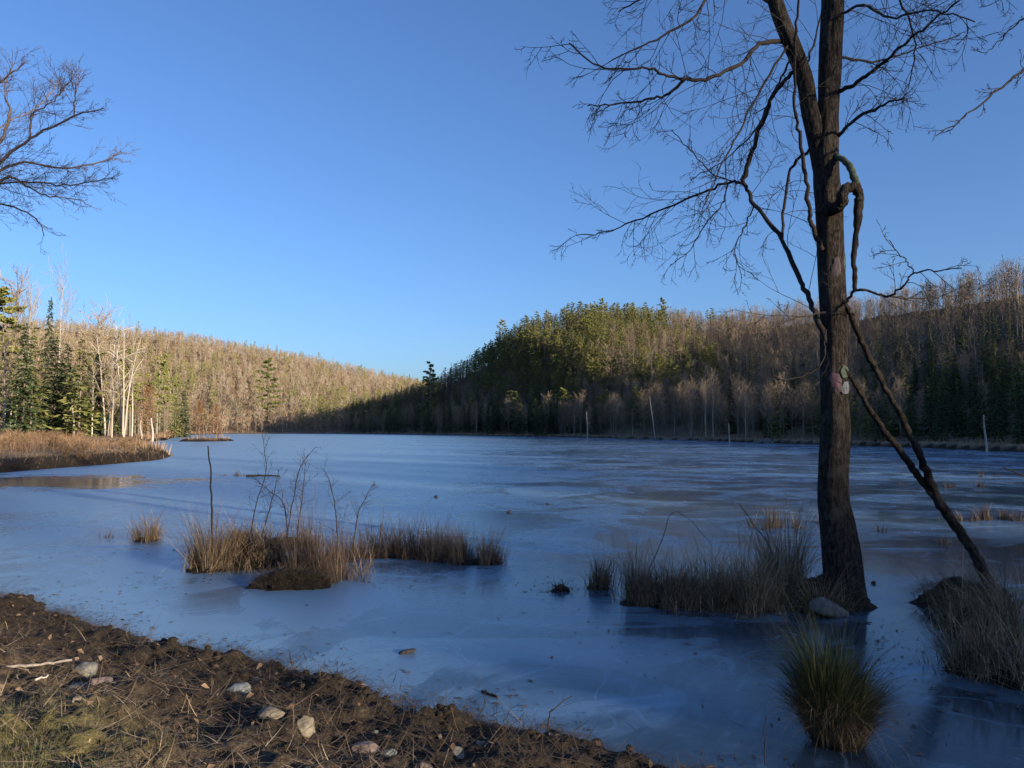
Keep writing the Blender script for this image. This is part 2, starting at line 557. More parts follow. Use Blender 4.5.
def build_ground():
    az = np.concatenate([np.linspace(-42, 42, 560), np.linspace(42, 318, 190)[1:-1]])
    rr = np.concatenate([np.linspace(.6, 14, 90), np.exp(np.linspace(math.log(14.3), math.log(1300), 230))])
    A, RR = np.meshgrid(np.radians(az), rr)
    X = RR * np.sin(A); Y = RR * np.cos(A)
    Z = terrain(X, Y)
    D = shore_d(X, Y)
    # the near bank is a finer sheet of its own; the terrain dips below it there
    near = (X > -14) & (X < 6.1) & (Y > -6) & (Y < 13) & (D > 0)
    Z = np.where(near, -.25, Z)
    n = len(az); m = len(rr)
    i = np.arange(m - 1)[:, None] * n; j = np.arange(n)[None]; j2 = (j + 1) % n
    Q = np.stack([i + j, i + n + j, i + n + j2, i + j2], -1).reshape(-1, 4)
    mb = MB(); mb.add(np.stack([X, Y, Z], -1), Q)
    o = mb.build('ground', ground_mat(), smooth=True)
    me = o.data
    sh = np.exp(-np.clip(D - .3, 0, 99) / 7) * (D > 0.2) * (RR > 30)
    mu = np.clip((2.4 - D) / .8, 0, 1) * ((RR < 125) & (X < -5)) + (D < .9) * ((RR >= 125) | (X >= -5))
    for nm, arr in (('shore', sh), ('muddy', mu)):
        a = me.attributes.new(nm, 'FLOAT', 'POINT'); a.data.foreach_set('value', arr.astype(np.float32).ravel())
    tag(o, 'leaf strewn brown ground of the shores and hills', 'ground', kind='structure')


def bank_h(x, y):
    d = shore_d(x, y)
    d = d + (fbm(x * 1.7, y * 1.7, 4, 20) - .5) * .55
    h = -.10 + .12 * sst((d + .25) / .3) + .13 * sst((d - .02) / .3) + .30 * sst((d - .25) / 2.6)
    amp = sst((d + .1) / .4)
    h = h + amp * ((fbm(x * 2.6, y * 2.6, 4, 31) - .5) * .22 + (fbm(x * 9, y * 9, 3, 41) - .5) * .13 + (fbm(x * 28, y * 28, 2, 51) - .5) * .05)
    return h, d


def build_bank():
    xs = np.arange(-9, 6.2, .03); ys = np.arange(-1.0, 10.2, .03)
    X, Y = np.meshgrid(xs, ys)
    Z, D = bank_h(X, Y)
    n = len(xs)
    i = np.arange(len(ys) - 1)[:, None] * n; j = np.arange(n - 1)[None]
    Q = np.stack([i + j, i + j + 1, i + n + j + 1, i + n + j], -1)
    keep = (np.maximum.reduce([Z[:-1, :-1], Z[1:, :-1], Z[:-1, 1:], Z[1:, 1:]]) > -.08)
    Q = Q[keep]
    mb = MB(); mb.add(np.stack([X, Y, Z], -1), Q)
    o = mb.build('bank', bank_mat(), smooth=True)
    dry = sst((D - .95) / 1.6) * sst((2.0 - X) / 3.0)
    gr = sst(1.25 - np.hypot((X + 2.8) / 1.1, (Y - 3.75) / .9)) * sst((fbm(X * 1.8, Y * 1.8, 3, 70) - .25) / .3)
    for nm, arr in (('dry', dry), ('grassy', gr)):
        a = o.data.attributes.new(nm, 'FLOAT', 'POINT'); a.data.foreach_set('value', arr.astype(np.float32).ravel())
    tag(o, 'dark muddy bank with wrack and dry litter', 'bank', kind='structure')


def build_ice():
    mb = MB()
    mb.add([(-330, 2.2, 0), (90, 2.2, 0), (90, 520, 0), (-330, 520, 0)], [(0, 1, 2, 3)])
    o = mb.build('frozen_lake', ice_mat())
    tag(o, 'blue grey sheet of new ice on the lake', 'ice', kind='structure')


build_ground()
build_bank()
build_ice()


# ------------------------------------------------------------------ tree prototypes
def unit(v): return v / (np.linalg.norm(v) + 1e-9)


def tri_twig(mb, p, d, L, w, r, mat, tint):
    s = unit(np.cross(d, r.normal(size=3)))
    bend = r.normal(size=3) * .12 * L + np.array([0, 0, .08 * L])
    mid = p + d * L * .5 + bend * .3
    tip = p + d * L + bend
    mb.add([p - s * w / 2, p + s * w / 2, mid + s * w * .35, mid - s * w * .35, tip], [(0, 1, 2, 3)], mat, tint)
    mb.add([mid - s * w * .35, mid + s * w * .35, tip], [(0, 1, 2)], mat, tint)


def bare_tree(seed, hgt=16, nl=16, nt_=8, sub=2, w=.07, spread=.5, low=.32, kink=.35, sides=5):
    """a leafless broadleaf tree: (trunk MB, crown MB)"""
    r = np.random.default_rng(seed)
    tr, cr = MB(), MB()
    k = 8
    t = np.linspace(0, 1, k)
    P = np.stack([np.cumsum(r.normal(0, kink * .5, k)) * t, np.cumsum(r.normal(0, kink * .5, k)) * t, t * hgt * .93], -1)
    P[0] = 0; P[0, 2] = -.4
    rad = .011 * hgt * (1 - t * .9) + .008
    tube(tr, P, rad, sides + 1, 0, .5)
    for i in range(nl):
        tt = low + (1 - low) * ((i + r.random()) / nl) ** .85
        tt = min(tt, .98)
        p = np.array([np.interp(tt, t, P[:, c]) for c in range(3)])
        a = i * 2.4 + r.random() * 1.2
        up = r.uniform(.55, 1.25) + .5 * tt
        d = unit(np.array([math.cos(a) * spread * 1.6, math.sin(a) * spread * 1.6, up]))
        L = hgt * r.uniform(.22, .38) * (1.15 - .6 * tt)
        q = [p]
        dd = d.copy()
        for s in range(4):
            dd = unit(dd + r.normal(0, .13, 3) + np.array([0, 0, .09]))
            q.append(q[-1] + dd * L / 4)
        q = np.array(q)
        tube(cr, q, np.interp(np.linspace(0, 1, 5), [0, 1], [.0042 * hgt * (1.2 - .6 * tt), .012]), 3, 0, r.uniform(.3, .7), cap=False)
        for j in range(nt_):
            u = (j + .6 + r.random() * .6) / (nt_ + .4)
            pp = np.array([np.interp(u, np.linspace(0, 1, 5), q[:, c]) for c in range(3)])
            ax = unit(r.normal(size=3))
            d2 = unit(dd * .75 + ax * .75 + np.array([0, 0, .22]))
            L2 = L * r.uniform(.3, .6)
            tn = r.uniform(.1, .9)
            tri_twig(cr, pp, d2, L2, w, r, 1, tn)
            for m in range(sub):
                v = r.uniform(.25, .9)
                d3 = unit(d2 + r.normal(size=3) * .55 + np.array([0, 0, .15]))
                tri_twig(cr, pp + d2 * L2 * v, d3, L2 * r.uniform(.4, .7), w * .7, r, 1, np.clip(tn + r.normal() * .15, 0, 1))
    return tr, cr


def conifer(seed, hgt=18, width=3.2, layers=24, per=7, low=.06, droop=.35, sprays=5, sw=.5, ragged=.25, mat=0, jit=.3):
    r = np.random.default_rng(seed)
    tr, cr = MB(), MB()
    t = np.linspace(0, 1, 7)
    P = np.stack([np.cumsum(r.normal(0, .05, 7)), np.cumsum(r.normal(0, .05, 7)), t * hgt], -1); P[0] = (0, 0, -.4)
    tube(tr, P, .0105 * hgt * (1 - t * .93) + .01, 7, 0, .3)
    for i in range(layers):
        f = low + (1 - low) * (i + .5) / layers
        z = f * hgt
        prof = (1 - f) ** .85 * (0.55 + .45 * min(1, (f - low) / .12 + .4))
        for j in range(per):
            if r.random() < .10: continue
            a = j * 2 * PI / per + i * 1.1 + r.normal() * .25
            L = width * prof * r.uniform(1 - ragged * 1.6, 1 + ragged) + .25
            zz = z + r.normal() * jit
            e = np.array([math.cos(a), math.sin(a), 0])
            pts = []
            for u in np.linspace(0, 1, 4):
                pts.append(np.array([0, 0, zz]) + e * L * u + np.array([0, 0, (-droop * u + .28 * droop * u * u * 1.6) * L]))
            side = np.array([-e[1], e[0], 0])
            tn = r.uniform(.1, .9)
            for s in range(sprays):
                u = (s + .5 + r.random() * .5) / (sprays + .3)
                b = np.array([np.interp(u, np.linspace(0, 1, 4), [q[c] for q in pts]) for c in range(3)])
                ww = sw * (1.25 - .75 * u) * (.6 + .5 * prof) * r.uniform(.7, 1.3)
                dirn = unit(e * r.uniform(.5, 1.1) + side * r.normal() * .75 + np.array([0, 0, r.normal() * .28 - .22]))
                nrm = unit(np.cross(dirn, np.array([0, 0, 1.]) + r.normal(size=3) * .5))
                Ls = max(.35, L * .38) * r.uniform(.7, 1.25)
                tip = b + dirn * Ls
                cr.add([b, b + dirn * Ls * .45 + nrm * ww * .5, tip, b + dirn * Ls * .5 - nrm * ww * .5], [(0, 1, 2, 3)], 0, np.clip(tn + r.normal() * .2, 0, 1))
    # leader
    top = P[-1]
    for s in range(5):
        d = unit(np.array([r.normal() * .25, r.normal() * .25, 1]))
        n = unit(np.cross(d, r.normal(size=3)))
        cr.add([top - d * .8, top - n * .12, top + d * .7 * r.random(), top + n * .12], [(0, 1, 2, 3)], 0, .5)
    return tr, cr


def pine(seed, hgt=19, width=3.6, limbs=22, tufts=7, ft=8, low=.3, tl=.55):
    r = np.random.default_rng(seed)
    tr, cr = MB(), MB()
    t = np.linspace(0, 1, 8)
    P = np.stack([np.cumsum(r.normal(0, .12, 8)) * t, np.cumsum(r.normal(0, .12, 8)) * t, t * hgt * .97], -1); P[0] = (0, 0, -.4)
    tube(tr, P, .011 * hgt * (1 - t * .92) + .01, 6, 0, .4)
    for i in range(limbs):
        f = low + (1 - low) * ((i + r.random() * .8) / limbs)
        p = np.array([np.interp(f, t, P[:, c]) for c in range(3)])
        a = i * 2.4 + r.normal() * .5
        g = (f - low) / (1 - low)
        L = width * (1 - g) ** .6 * (.5 + .5 * min(1, g / .2 + .3)) * r.uniform(.55, 1.25) + .35
        e = np.array([math.cos(a), math.sin(a), r.uniform(-.05, .3) + .5 * g * g])
        q = np.array([p, p + e * L * .5 + [0, 0, -.04 * L], p + e * L + [0, 0, .1 * L]])
        tube(tr, q, [.0035 * hgt * (1.1 - g), .03, .012], 3, 0, .4, cap=False)
        tn = r.uniform(.1, .9)
        for j in range(tufts):
            u = .3 + .75 * (j + r.random()) / tufts
            c = p + e * L * min(u, 1.05) + np.array([r.normal() * .18 * L, r.normal() * .18 * L, r.normal() * .12 + .06 * L * u])
            d0 = r.normal(size=(ft, 3)); d0[:, 2] = np.abs(d0[:, 2]) * .8 + .1
            d0 /= np.linalg.norm(d0, axis=1, keepdims=True)
            sd = np.cross(d0, r.normal(size=(ft, 3))); sd /= np.linalg.norm(sd, axis=1, keepdims=True) + 1e-9
            ln = tl * r.uniform(.7, 1.4, (ft, 1)) * (.7 + .06 * hgt * .3)
            b = c + d0 * (-.12)
            V = np.stack([b - sd * .05, c + d0 * ln * .55 + sd * .16, c + d0 * ln, c + d0 * ln * .55 - sd * .16], 1)
            idx = np.arange(ft * 4).reshape(ft, 4)
            cr.add(V.reshape(-1, 3), idx, 0, np.clip(tn + r.normal(0, .2, ft), 0, 1))
    return tr, cr


def leafy(seed, hgt=9, n=1500, w=2.0):
    """young tree still hung with rusty leaves"""
    r = np.random.default_rng(seed)
    tr, cr = bare_tree(seed, hgt, 16, 5, 1, .04, .42, .1)
    V, fs = cr.arrays()
    t = r.random(n) ** .8
    a = r.random(n) * 2 * PI
    prof = w * np.sin(np.clip(t * .95 + .08, 0, 1) * PI) ** .7 * (1.15 - .55 * t)
    rad = prof * np.sqrt(r.random(n)) * (0.75 + .4 * np.sin(a * 3 + t * 9))
    c = np.stack([np.cos(a) * rad, np.sin(a) * rad, (.08 + .9 * t) * hgt], -1)
    u = r.normal(size=(n, 3)); u /= np.linalg.norm(u, axis=1, keepdims=True)
    v = np.cross(u, r.normal(size=(n, 3))); v /= np.linalg.norm(v, axis=1, keepdims=True)
    s = r.uniform(.06, .17, (n, 1))
    VV = np.stack([c - u * s, c + v * s * .6, c + u * s, c - v * s * .6], 1).reshape(-1, 3)
    cr.add(VV, np.arange(n * 4).reshape(n, 4), 2, r.random(n))
    return tr, cr


def forked_tree(seed, hgt=18):
    r = np.random.default_rng(seed)
    tr, cr = MB(), MB()
    for st in range(3):
        a = st * 2.2 + r.random()
        e = np.array([math.cos(a), math.sin(a), 0])
        t = np.linspace(0, 1, 9)
        P = e * (.25 + 2.2 * t[:, None] ** 1.5 * (.5 + .5 * r.random())) + np.array([0, 0, 1]) * (t[:, None] * hgt * r.uniform(.75, 1)) + np.cumsum(r.normal(0, .12, (9, 3)), 0) * t[:, None]
        P[0] = e * .1 - np.array([0, 0, .4])
        tube(tr, P, .17 * (1 - t * .8), 7, 0, .3)
        for i in range(9):
            f = r.uniform(.35, .98); p = np.array([np.interp(f, t, P[:, c]) for c in range(3)])
            d = unit(r.normal(size=3) * [1, 1, .3] + [0, 0, .9]); L = r.uniform(1.5, 4.2) * (1.2 - .6 * f)
            q = [p]
            for k in range(4):
                d = unit(d + r.normal(0, .22, 3)); q.append(q[-1] + d * L / 4)
            tube(cr, q, np.linspace(.08, .03, 5), 4, 0, .3, cap=False)
            for k in range(7):
                u = r.uniform(.3, 1); pp = np.array([np.interp(u, np.linspace(0, 1, 5), np.array(q)[:, c]) for c in range(3)])
                tri_twig(cr, pp, unit(d + r.normal(size=3) * .6), r.uniform(.6, 1.7), .06, r, 1, r.random())
    return tr, cr


PROTO = {}


def proto(kind, items, trunk_mats, crown_mats):
    lst = []
    for tr, cr in items:
        tm = tr.mesh(kind + '_trunk', trunk_mats, smooth=True)
        cm = cr.mesh(kind + '_crown', crown_mats)
        lst.append((tm, cm))
    PROTO[kind] = lst


proto('bare', [bare_tree(100 + i, 15, 24, 9, 3, .06, .46 + .06 * i, .16 + .04 * i) for i in range(5)], [M['bark']], [M['bark'], M['twig']])
proto('birch', [bare_tree(120 + i, 17, 15, 7, 3, .05, .34, .35, .5) for i in range(4)], [M['birch']], [M['dead'], M['twig_grey']])
proto('spruce', [conifer(140 + i, 18, 2.9 + .3 * i, 30, 8, .03, .45, 6, .62) for i in range(3)], [M['bark']], [M['spruce']])
proto('hemlock', [conifer(150 + i, 18, 3.6, 28, 7, .08, .22, 6, .6, .38, jit=.5) for i in range(3)], [M['bark']], [M['hemlock']])
proto('pine', [pine(160 + i, 19, 3.6 + .3 * i, 28, 11, 10, .12 + .05 * i, .42) for i in range(4)], [M['bark']], [M['pine']])
proto('forked', [forked_tree(180 + i) for i in range(3)], [M['birch']], [M['birch'], M['twig_grey']])
proto('rusty', [leafy(170 + i) for i in range(3)], [M['bark']], [M['bark'], M['twig'], M['rust']])


# light versions for the massed woods (one merged mesh)
def lo(pair, tm, cm):
    """trunk+crown as arrays with a material slot table"""
    out = []
    for mb, mp in zip(pair, (tm, cm)):
        V, fs = mb.arrays()
        out.append((V, {k: (f, np.array(mp)[m], t) for k, (f, m, t) in fs.items()}))
    return out


WOODM = [M['bark'], M['birch'], M['twig'], M['twig_grey'], M['spruce'], M['hemlock'], M['pine'], M['rust'], M['twig_far']]
LO = {
    'bare': [lo(bare_tree(200 + i, 15, 15, 6, 1, .12, .5 + .05 * i, .18, sides=3), [0], [0, 2]) for i in range(5)],
    'birch': [lo(bare_tree(220 + i, 17, 10, 5, 1, .11, .34, .35, .5, sides=3), [1], [3, 3]) for i in range(3)],
    'bare_far': [lo(bare_tree(240 + i, 13, 13, 6, 0, .32, .62 + .05 * i, .08, sides=3), [0], [8, (8, 3)[i % 2]]) for i in range(5)],
    'birch_far': [lo(bare_tree(250 + i, 15, 11, 5, 0, .28, .5, .3, sides=3), [1], [3, 3]) for i in range(2)],
    'spruce': [lo(conifer(260 + i, 18, 3.1, 15, 6, .04, .4, 3, 1.0), [0], [4]) for i in range(3)],
    'hemlock': [lo(conifer(270 + i, 18, 3.6, 14, 6, .08, .22, 3, 1.0, .4), [0], [5]) for i in range(3)],
    'pine': [lo(pine(280 + i, 19, 3.7, 15, 5, 5, .3, 1.0), [0], [6]) for i in range(3)],
    'rusty': [lo(leafy(290 + i, 9, 220, 2.0), [0], [0, 2, 7]) for i in range(2)],
}


def forest(name, label, trees):
    """trees: list of (kind, x, y, z, scale, rot, tint shift)"""
    mb = MB()
    by = {}
    for i, t in enumerate(trees): by.setdefault((t[0], i % len(LO[t[0]])), []).append(t[1:])
    for (kind, var), ts in by.items():
        A = np.array(ts)
        for V, fs in LO[kind][var]:
            if not len(V): continue
            c, s = np.cos(A[:, 4]), np.sin(A[:, 4])
            X = (V[None, :, 0] * c[:, None] - V[None, :, 1] * s[:, None]) * A[:, 3:4] + A[:, 0:1]
            Y = (V[None, :, 0] * s[:, None] + V[None, :, 1] * c[:, None]) * A[:, 3:4] + A[:, 1:2]
            Z = V[None, :, 2] * A[:, 3:4] + A[:, 2:3]
            W = np.stack([X, Y, Z], -1).reshape(-1, 3)
            n0 = mb.n
            mb.v.append(W.astype(np.float32)); mb.n += len(W)
            off = n0 + np.arange(len(A)) * len(V)
            for k, (f, m, t) in fs.items():
                mb.f[k].append((f[None] + off[:, None, None]).reshape(-1, k))
                mb.m[k].append(np.tile(m, len(A)))
                mb.t[k].append(np.clip(t[None] * .7 + .15 + A[:, 5:6], 0, 1).ravel())
    o = mb.build(name, WOODM)
    return tag(o, label, 'forest', kind='stuff')


CAT = {'bare': ('bare_tree', 'tree'), 'birch': ('birch_tree', 'tree'), 'spruce': ('spruce_tree', 'conifer'), 'hemlock': ('hemlock_tree', 'conifer'),
       'pine': ('pine_tree', 'pine'), 'rusty': ('rusty_leaved_tree', 'tree'), 'forked': ('forked_tree', 'tree')}
_cnt = {}


def plant(kind, x, y, z, sc, label, group=None, rot=None, wide=1.0, lean=(0, 0)):
    nm, cat = CAT[kind]
    _cnt[kind] = _cnt.get(kind, -1) + 1
    tm, cm = PROTO[kind][_cnt[kind] % len(PROTO[kind])]
    o = thing(nm, label, cat, (x, y, z), group)
    o.rotation_euler = (lean[0], lean[1], random.random() * 6.28 if rot is None else rot)
    o.scale = (sc * wide, sc * wide, sc)
    for n, me in (('trunk', tm), ('crown', cm)):
        p = bpy.data.objects.new(n, me); C.objects.link(p); p.parent = o
    return o


# ------------------------------------------------------------------ the woods
PH = {'bare': 15, 'birch': 17, 'spruce': 18, 'hemlock': 18, 'pine': 19, 'rusty': 9, 'forked': 18}


def cand(x0, x1, y0, y1, sp, seed):
    r = np.random.default_rng(seed)
    xs = np.arange(x0, x1, sp); ys = np.arange(y0, y1, sp)
    X, Y = np.meshgrid(xs, ys)
    X = (X + r.uniform(-.48, .48, X.shape) * sp).ravel(); Y = (Y + r.uniform(-.48, .48, Y.shape) * sp).ravel()
    return X, Y, r


def pxpy(x, y, z):
    """project points"""
    yy = y; dz = z - H
    cy = yy * CP + dz * SP; cz = -yy * SP + dz * CP
    return 512 + F * x / cy, 384 - F * cz / cy


# far hill across the lake -----------------------------------------------------
X, Y, r = cand(-760, 180, 380, 960, 6.3, 1)
az = np.arctan2(X, Y); rr = np.hypot(X, Y)
Z = terrain(X, Y); D = shore_d(X, Y)
PX, PY = pxpy(X, Y, Z)
ok = (D > 4) & (az > R(-42)) & (az < R(4)) & (rr < 960) & (rr > 418) & ~((az > px2az(345)) & (rr < 500))
far_trees = []
for x, y, z, px, py, d, q in zip(X[ok], Y[ok], Z[ok], PX[ok], PY[ok], D[ok], rr[ok]):
    g = vn(x / 45, y / 45, 8)
    pinep = .03 + (.5 if (g > .62 and 470 < q < 640) else 0) + (.06 if q < 560 else 0)
    u = r.random()
    if u < pinep: k = 'pine'
    elif u < pinep + .02: k = 'hemlock'
    elif u < pinep + .12: k = 'birch_far'
    else: k = 'bare_far'
    if d < 12 and r.random() < .12: k = 'rusty'
    far_trees.append((k, x, y, z - .2, r.uniform(.6, .95), r.random() * 6.28, r.normal() * .18))
forest('far_hill_forest', 'hazy brown leafless wood covering the low sunlit far hill', far_trees)

# central hill, right-hand ridge and the hill that shades the shore -------------
X, Y, r = cand(-125, 330, 60, 500, 2.35, 2)
az = np.arctan2(X, Y); rr = np.hypot(X, Y)
Z = terrain(X, Y); D = shore_d(X, Y)
PX, PY = pxpy(X, Y, Z)
R1 = np.maximum(np.interp(az, HB[0], HB[1]), np.interp(az, HC[0], HC[1]))
slope = np.hypot(terrain(X + 4, Y) - Z, terrain(X, Y + 4) - Z) / 4     # steep ground carries more stems per metre of plan
ok = (D > 2.0) & (PX > 345) & (PX < 1110) & (rr < R1 + 35) & (rr < 500) & (r.random(len(X)) < .42 * (1 + 3.2 * slope ** 2) * np.where(rr > R1 - 12, 1.5, 1))
hill_trees = []
for x, y, z, px, py, d, q in zip(X[ok], Y[ok], Z[ok], PX[ok], PY[ok], D[ok], rr[ok]):
    u = r.random()
    n = vn(x / 26, y / 26, 4)
    if px < 470:
        k = 'spruce' if u < .35 else ('pine' if u < .5 else 'bare')
    elif px < 720:
        if py < 400:
            lim = .62 if px < 600 else .45
            lim *= (.45 + 1.1 * n)
            if px > 668 and py < 378: lim = .10
            k = 'pine' if u < lim * .85 else ('hemlock' if u < lim else ('birch' if u > .93 else 'bare'))
        else:
            sp = .55 if (px < 560 and d < 26) else (.16 if px < 600 else .06)
            k = 'spruce' if u < sp else ('birch' if u > .86 else ('pine' if u < sp + .1 else 'bare'))
    else:
        sp = (.42 + .3 * (px > 860)) * (.3 + 1.3 * n)
        if py < 365 - .10 * (px - 720): sp = .015
        k = ('spruce' if u < sp * .75 else 'hemlock') if u < sp else ('pine' if u < sp + .01 and px < 860 else ('birch' if u > .94 else 'bare'))
    sc = r.uniform(.34, .6) if d > 10 else r.uniform(.42, .8)
    if k == 'spruce' and d < 26: sc *= .9
    if k == 'birch': sc *= .9
    if px > 700 and d < 60: sc *= 1 - .3 * min(1, (px - 700) / 200)
    if k == 'rusty': sc = 1
    hill_trees.append([k, x, y, z - .2, sc, r.random() * 6.28, r.normal() * .18, px, py, d, q])

# apparent height decides which trees become objects of their own
hill_trees.sort(key=lambda t: -PH[t[0]] * t[4] / t[10])
solo, mass, quota = [], [], {'bare': 270, 'birch': 70, 'spruce': 120, 'hemlock': 40, 'pine': 190}
for t in hill_trees:
    inframe = 340 < t[7] < 1040
    front = t[9] < 24 or (t[0] in ('pine', 'hemlock') and t[7] < 740)
    if inframe and front and quota.get(t[0], 0) > 0:
        quota[t[0]] -= 1; solo.append(t)
    else: mass.append(tuple(t[:7]))

# the shading hill, coarse woods on its crest
Lc, Sc, r2 = cand(-350, 150, S0 - 22, S0 + 16, 5.2, 3)
Xc, Yc = Sc * SA + Lc * CA, Sc * CA - Lc * SA
Zc = terrain(Xc, Yc)
for x, y, z, l in zip(Xc, Yc, Zc, Lc):
    if -4.1 < l < 1.4: continue  # gap in the unseen crest trees, added to let sun onto the bank
    mass.append((('bare_far', 'pine', 'bare_far')[r2.integers(3)], x, y, z - .2, r2.uniform(.45, .75), r2.random() * 6.28, 0.0))
forest('hillside_forest', 'mixed wood of bare trees and evergreens on the slopes across the ice', mass)

WORD = {'bare': 'leafless grey brown tree', 'birch': 'pale trunked leafless birch', 'spruce': 'dark narrow spruce', 'hemlock': 'soft yellow green hemlock', 'pine': 'green feathery pine'}
for t in solo:
    k, x, y, z, sc, rot, tn, px, py, d, q = t
    if px < 470: w, g = 'on the far corner of the ice where the valley opens', 'trees at the valley corner'
    elif d < 24 and px < 610: w, g = 'at the foot of the round pine covered hill', 'trees at the foot of the pine hill'
    elif d < 24 and px < 800: w, g = 'along the shaded shore between the pine hill and the big trunk', 'trees along the shaded shore'
    elif d < 24: w, g = 'along the shaded shore behind the leaning forked stem', 'trees along the near shaded shore'
    elif px < 610: w, g = 'on the sunlit slope of the round pine covered hill', 'trees on the sunlit pine hill'
    else: w, g = 'on the slope where the pine hill meets the bare ridge', 'trees on the saddle of the hills'
    plant(k, x, y, z, sc, WORD[k] + ' ' + w, WORD[k] + ' ' + g, rot, wide=random.uniform(.85, 1.1))

# notable trees of the central hill
def notable(kind, px, pytop, Y, label, wide=1.0, dz=0, pybase=None, lean=(0, 0), group=None):
    x = (px - 512) / F * Y / (CP if True else 1)
    x = at(px, 400, Y).x
    z = tz(x, Y) if pybase is None else at(px, pybase, Y).z
    top = at(px, pytop, Y).z
    return plant(kind, x, Y, z - .1, (top - z) / PH[kind], label, group, wide=wide, lean=lean)


notable('pine', 664, 297, 285, 'tall layered dark pine standing above the saddle of the ridge', .8)
notable('pine', 502, 319, 318, 'tall dark pine at the shoulder of the round hill', 1.0)
notable('pine', 431, 361, 345, 'lone pine rising above the valley corner', 1.0)
notable('pine', 602, 297, 290, 'dark pine tip rising on the crown of the round hill', .8)

# left shore woods ------------------------------------------------------------
X, Y, r = cand(-330, -50, 118, 400, 5.6, 9)
az = np.arctan2(X, Y); rr = np.hypot(X, Y)
Z = terrain(X, Y); D = shore_d(X, Y)
PX, PY = pxpy(X, Y, Z)
ok = (D > 5) & (PX > -60) & (PX < 178) & (rr < 345) & ~((PX > 33) & (PX < 100) & (rr < 152))
lt = []
for x, y, z, px, py, d, q in zip(X[ok], Y[ok], Z[ok], PX[ok], PY[ok], D[ok], rr[ok]):
    u = r.random()
    k = 'pine' if u < .14 else 'hemlock' if u < .22 else 'spruce' if u < .28 else 'birch' if u < .5 else 'bare'
    lt.append([k, x, y, z - .15, r.uniform(.6, 1.0), r.random() * 6.28, r.normal() * .15, px, py, d, q])
lt.sort(key=lambda t: t[10])
near = [t for t in lt if t[7] > -10][:90]
nearid = {id(t) for t in near}
for t in near:
    k, x, y, z, sc, rot, tn, px, py, d, q = t
    plant(k, x, y, z, sc, WORD[k] + ' in the sunlit wood behind the brushy spit', WORD[k] + ' in the sunlit wood by the spit', rot)
forest('lakeside_forest', 'sunlit wood of pale bare trees and a few evergreens beyond the brushy spit', [tuple(t[:7]) for t in lt if id(t) not in nearid])

notable('pine', 2, 288, 135, 'big yellow green pine cut by the edge of the picture', 1.3)
notable('spruce', 53, 338, 131, 'broad dark green spruce among pale trunks, largest evergreen of the sunlit shore', 1.5)
notable('spruce', 66, 345, 137, 'dark green spruce pressed against the broad one beside it', 1.3)
notable('spruce', 47, 299, 175, 'thin dark spruce spire poking above the sunlit wood', .55)
notable('hemlock', 80, 340, 127, 'pale yellow green conifer beside the broad dark spruce', 1.25)
notable('pine', 165, 352, 190, 'slim bright green pine rising behind the rusty trees', .75)
notable('spruce', 184, 390, 205, 'small dark evergreen at the water behind the rusty islet trees', 1.2)
notable('hemlock', 176, 398, 195, 'short green conifer close to the slim pine', 1.1)
notable('pine', 268, 357, 455, 'round bright pine standing out on the brown far shore', 1.2)
notable('birch', 16, 312, 132, 'leaning white birch in front of the broad spruce', .6, lean=(0, R(4)))
notable('birch', 24, 290, 134, 'second white birch with a long clean trunk by the spruce', .6, lean=(0, R(3)))
notable('forked', 124, 316, 134, 'big pale dead looking tree with forked white limbs', 1.0)
notable('forked', 108, 322, 137, 'pale bare tree with crooked limbs beside the forked white one', 1.0)
notable('birch', 133, 330, 140, 'slender pale bare tree nearest the tip of the sunlit wood', .7)
notable('birch', 57, 275, 200, 'very tall thin birch rising above the whole sunlit wood', .6)
notable('bare', 95, 310, 150, 'tall grey tree with a rounded twiggy top above the spruces', 1.0)
notable('bare', 8, 280, 150, 'tall bare tree rising over the yellow green pine', 1.0)
notable('rusty', 200, 398, ISL.y + .5, 'taller rusty leaved tree on the tiny islet', 1.3)
notable('rusty', 217, 403, ISL.y - 1, 'shorter rusty leaved tree on the tiny islet', 1.35)
notable('rusty', 148, 378, 146, 'rusty brown tree between the forked white tree and slim pine', 1.0)
notable('rusty', 85, 425, 132, 'low orange brown shrubby tree at the foot of the pale conifer', 2.0)


def shrub(seed, hgt=1.5, w=.9, n=46):
    r = np.random.default_rng(seed)
    st, tw = MB(), MB()
    for i in range(n):
        a = r.random() * 6.28; le = r.uniform(0, .9)
        d = unit(np.array([math.cos(a) * le, math.sin(a) * le, 1]))
        L = hgt * r.uniform(.5, 1.05)
        b = np.array([r.normal() * .15 * w, r.normal() * .15 * w, -.1])
        q = [b]
        for k in range(4):
            d = unit(d + r.normal(0, .16, 3)); q.append(q[-1] + d * L / 4)
        q = np.array(q)
        tube(st, q, np.linspace(.013, .006, 5), 3, 0, r.uniform(.1, .6), cap=False)
        for k in range(9):
            u = r.uniform(.3, 1); pp = np.array([np.interp(u, np.linspace(0, 1, 5), q[:, c]) for c in range(3)])
            tri_twig(tw, pp, unit(d + r.normal(size=3) * .7), L * r.uniform(.15, .4), .02, r, 0, r.random())
    return st, tw


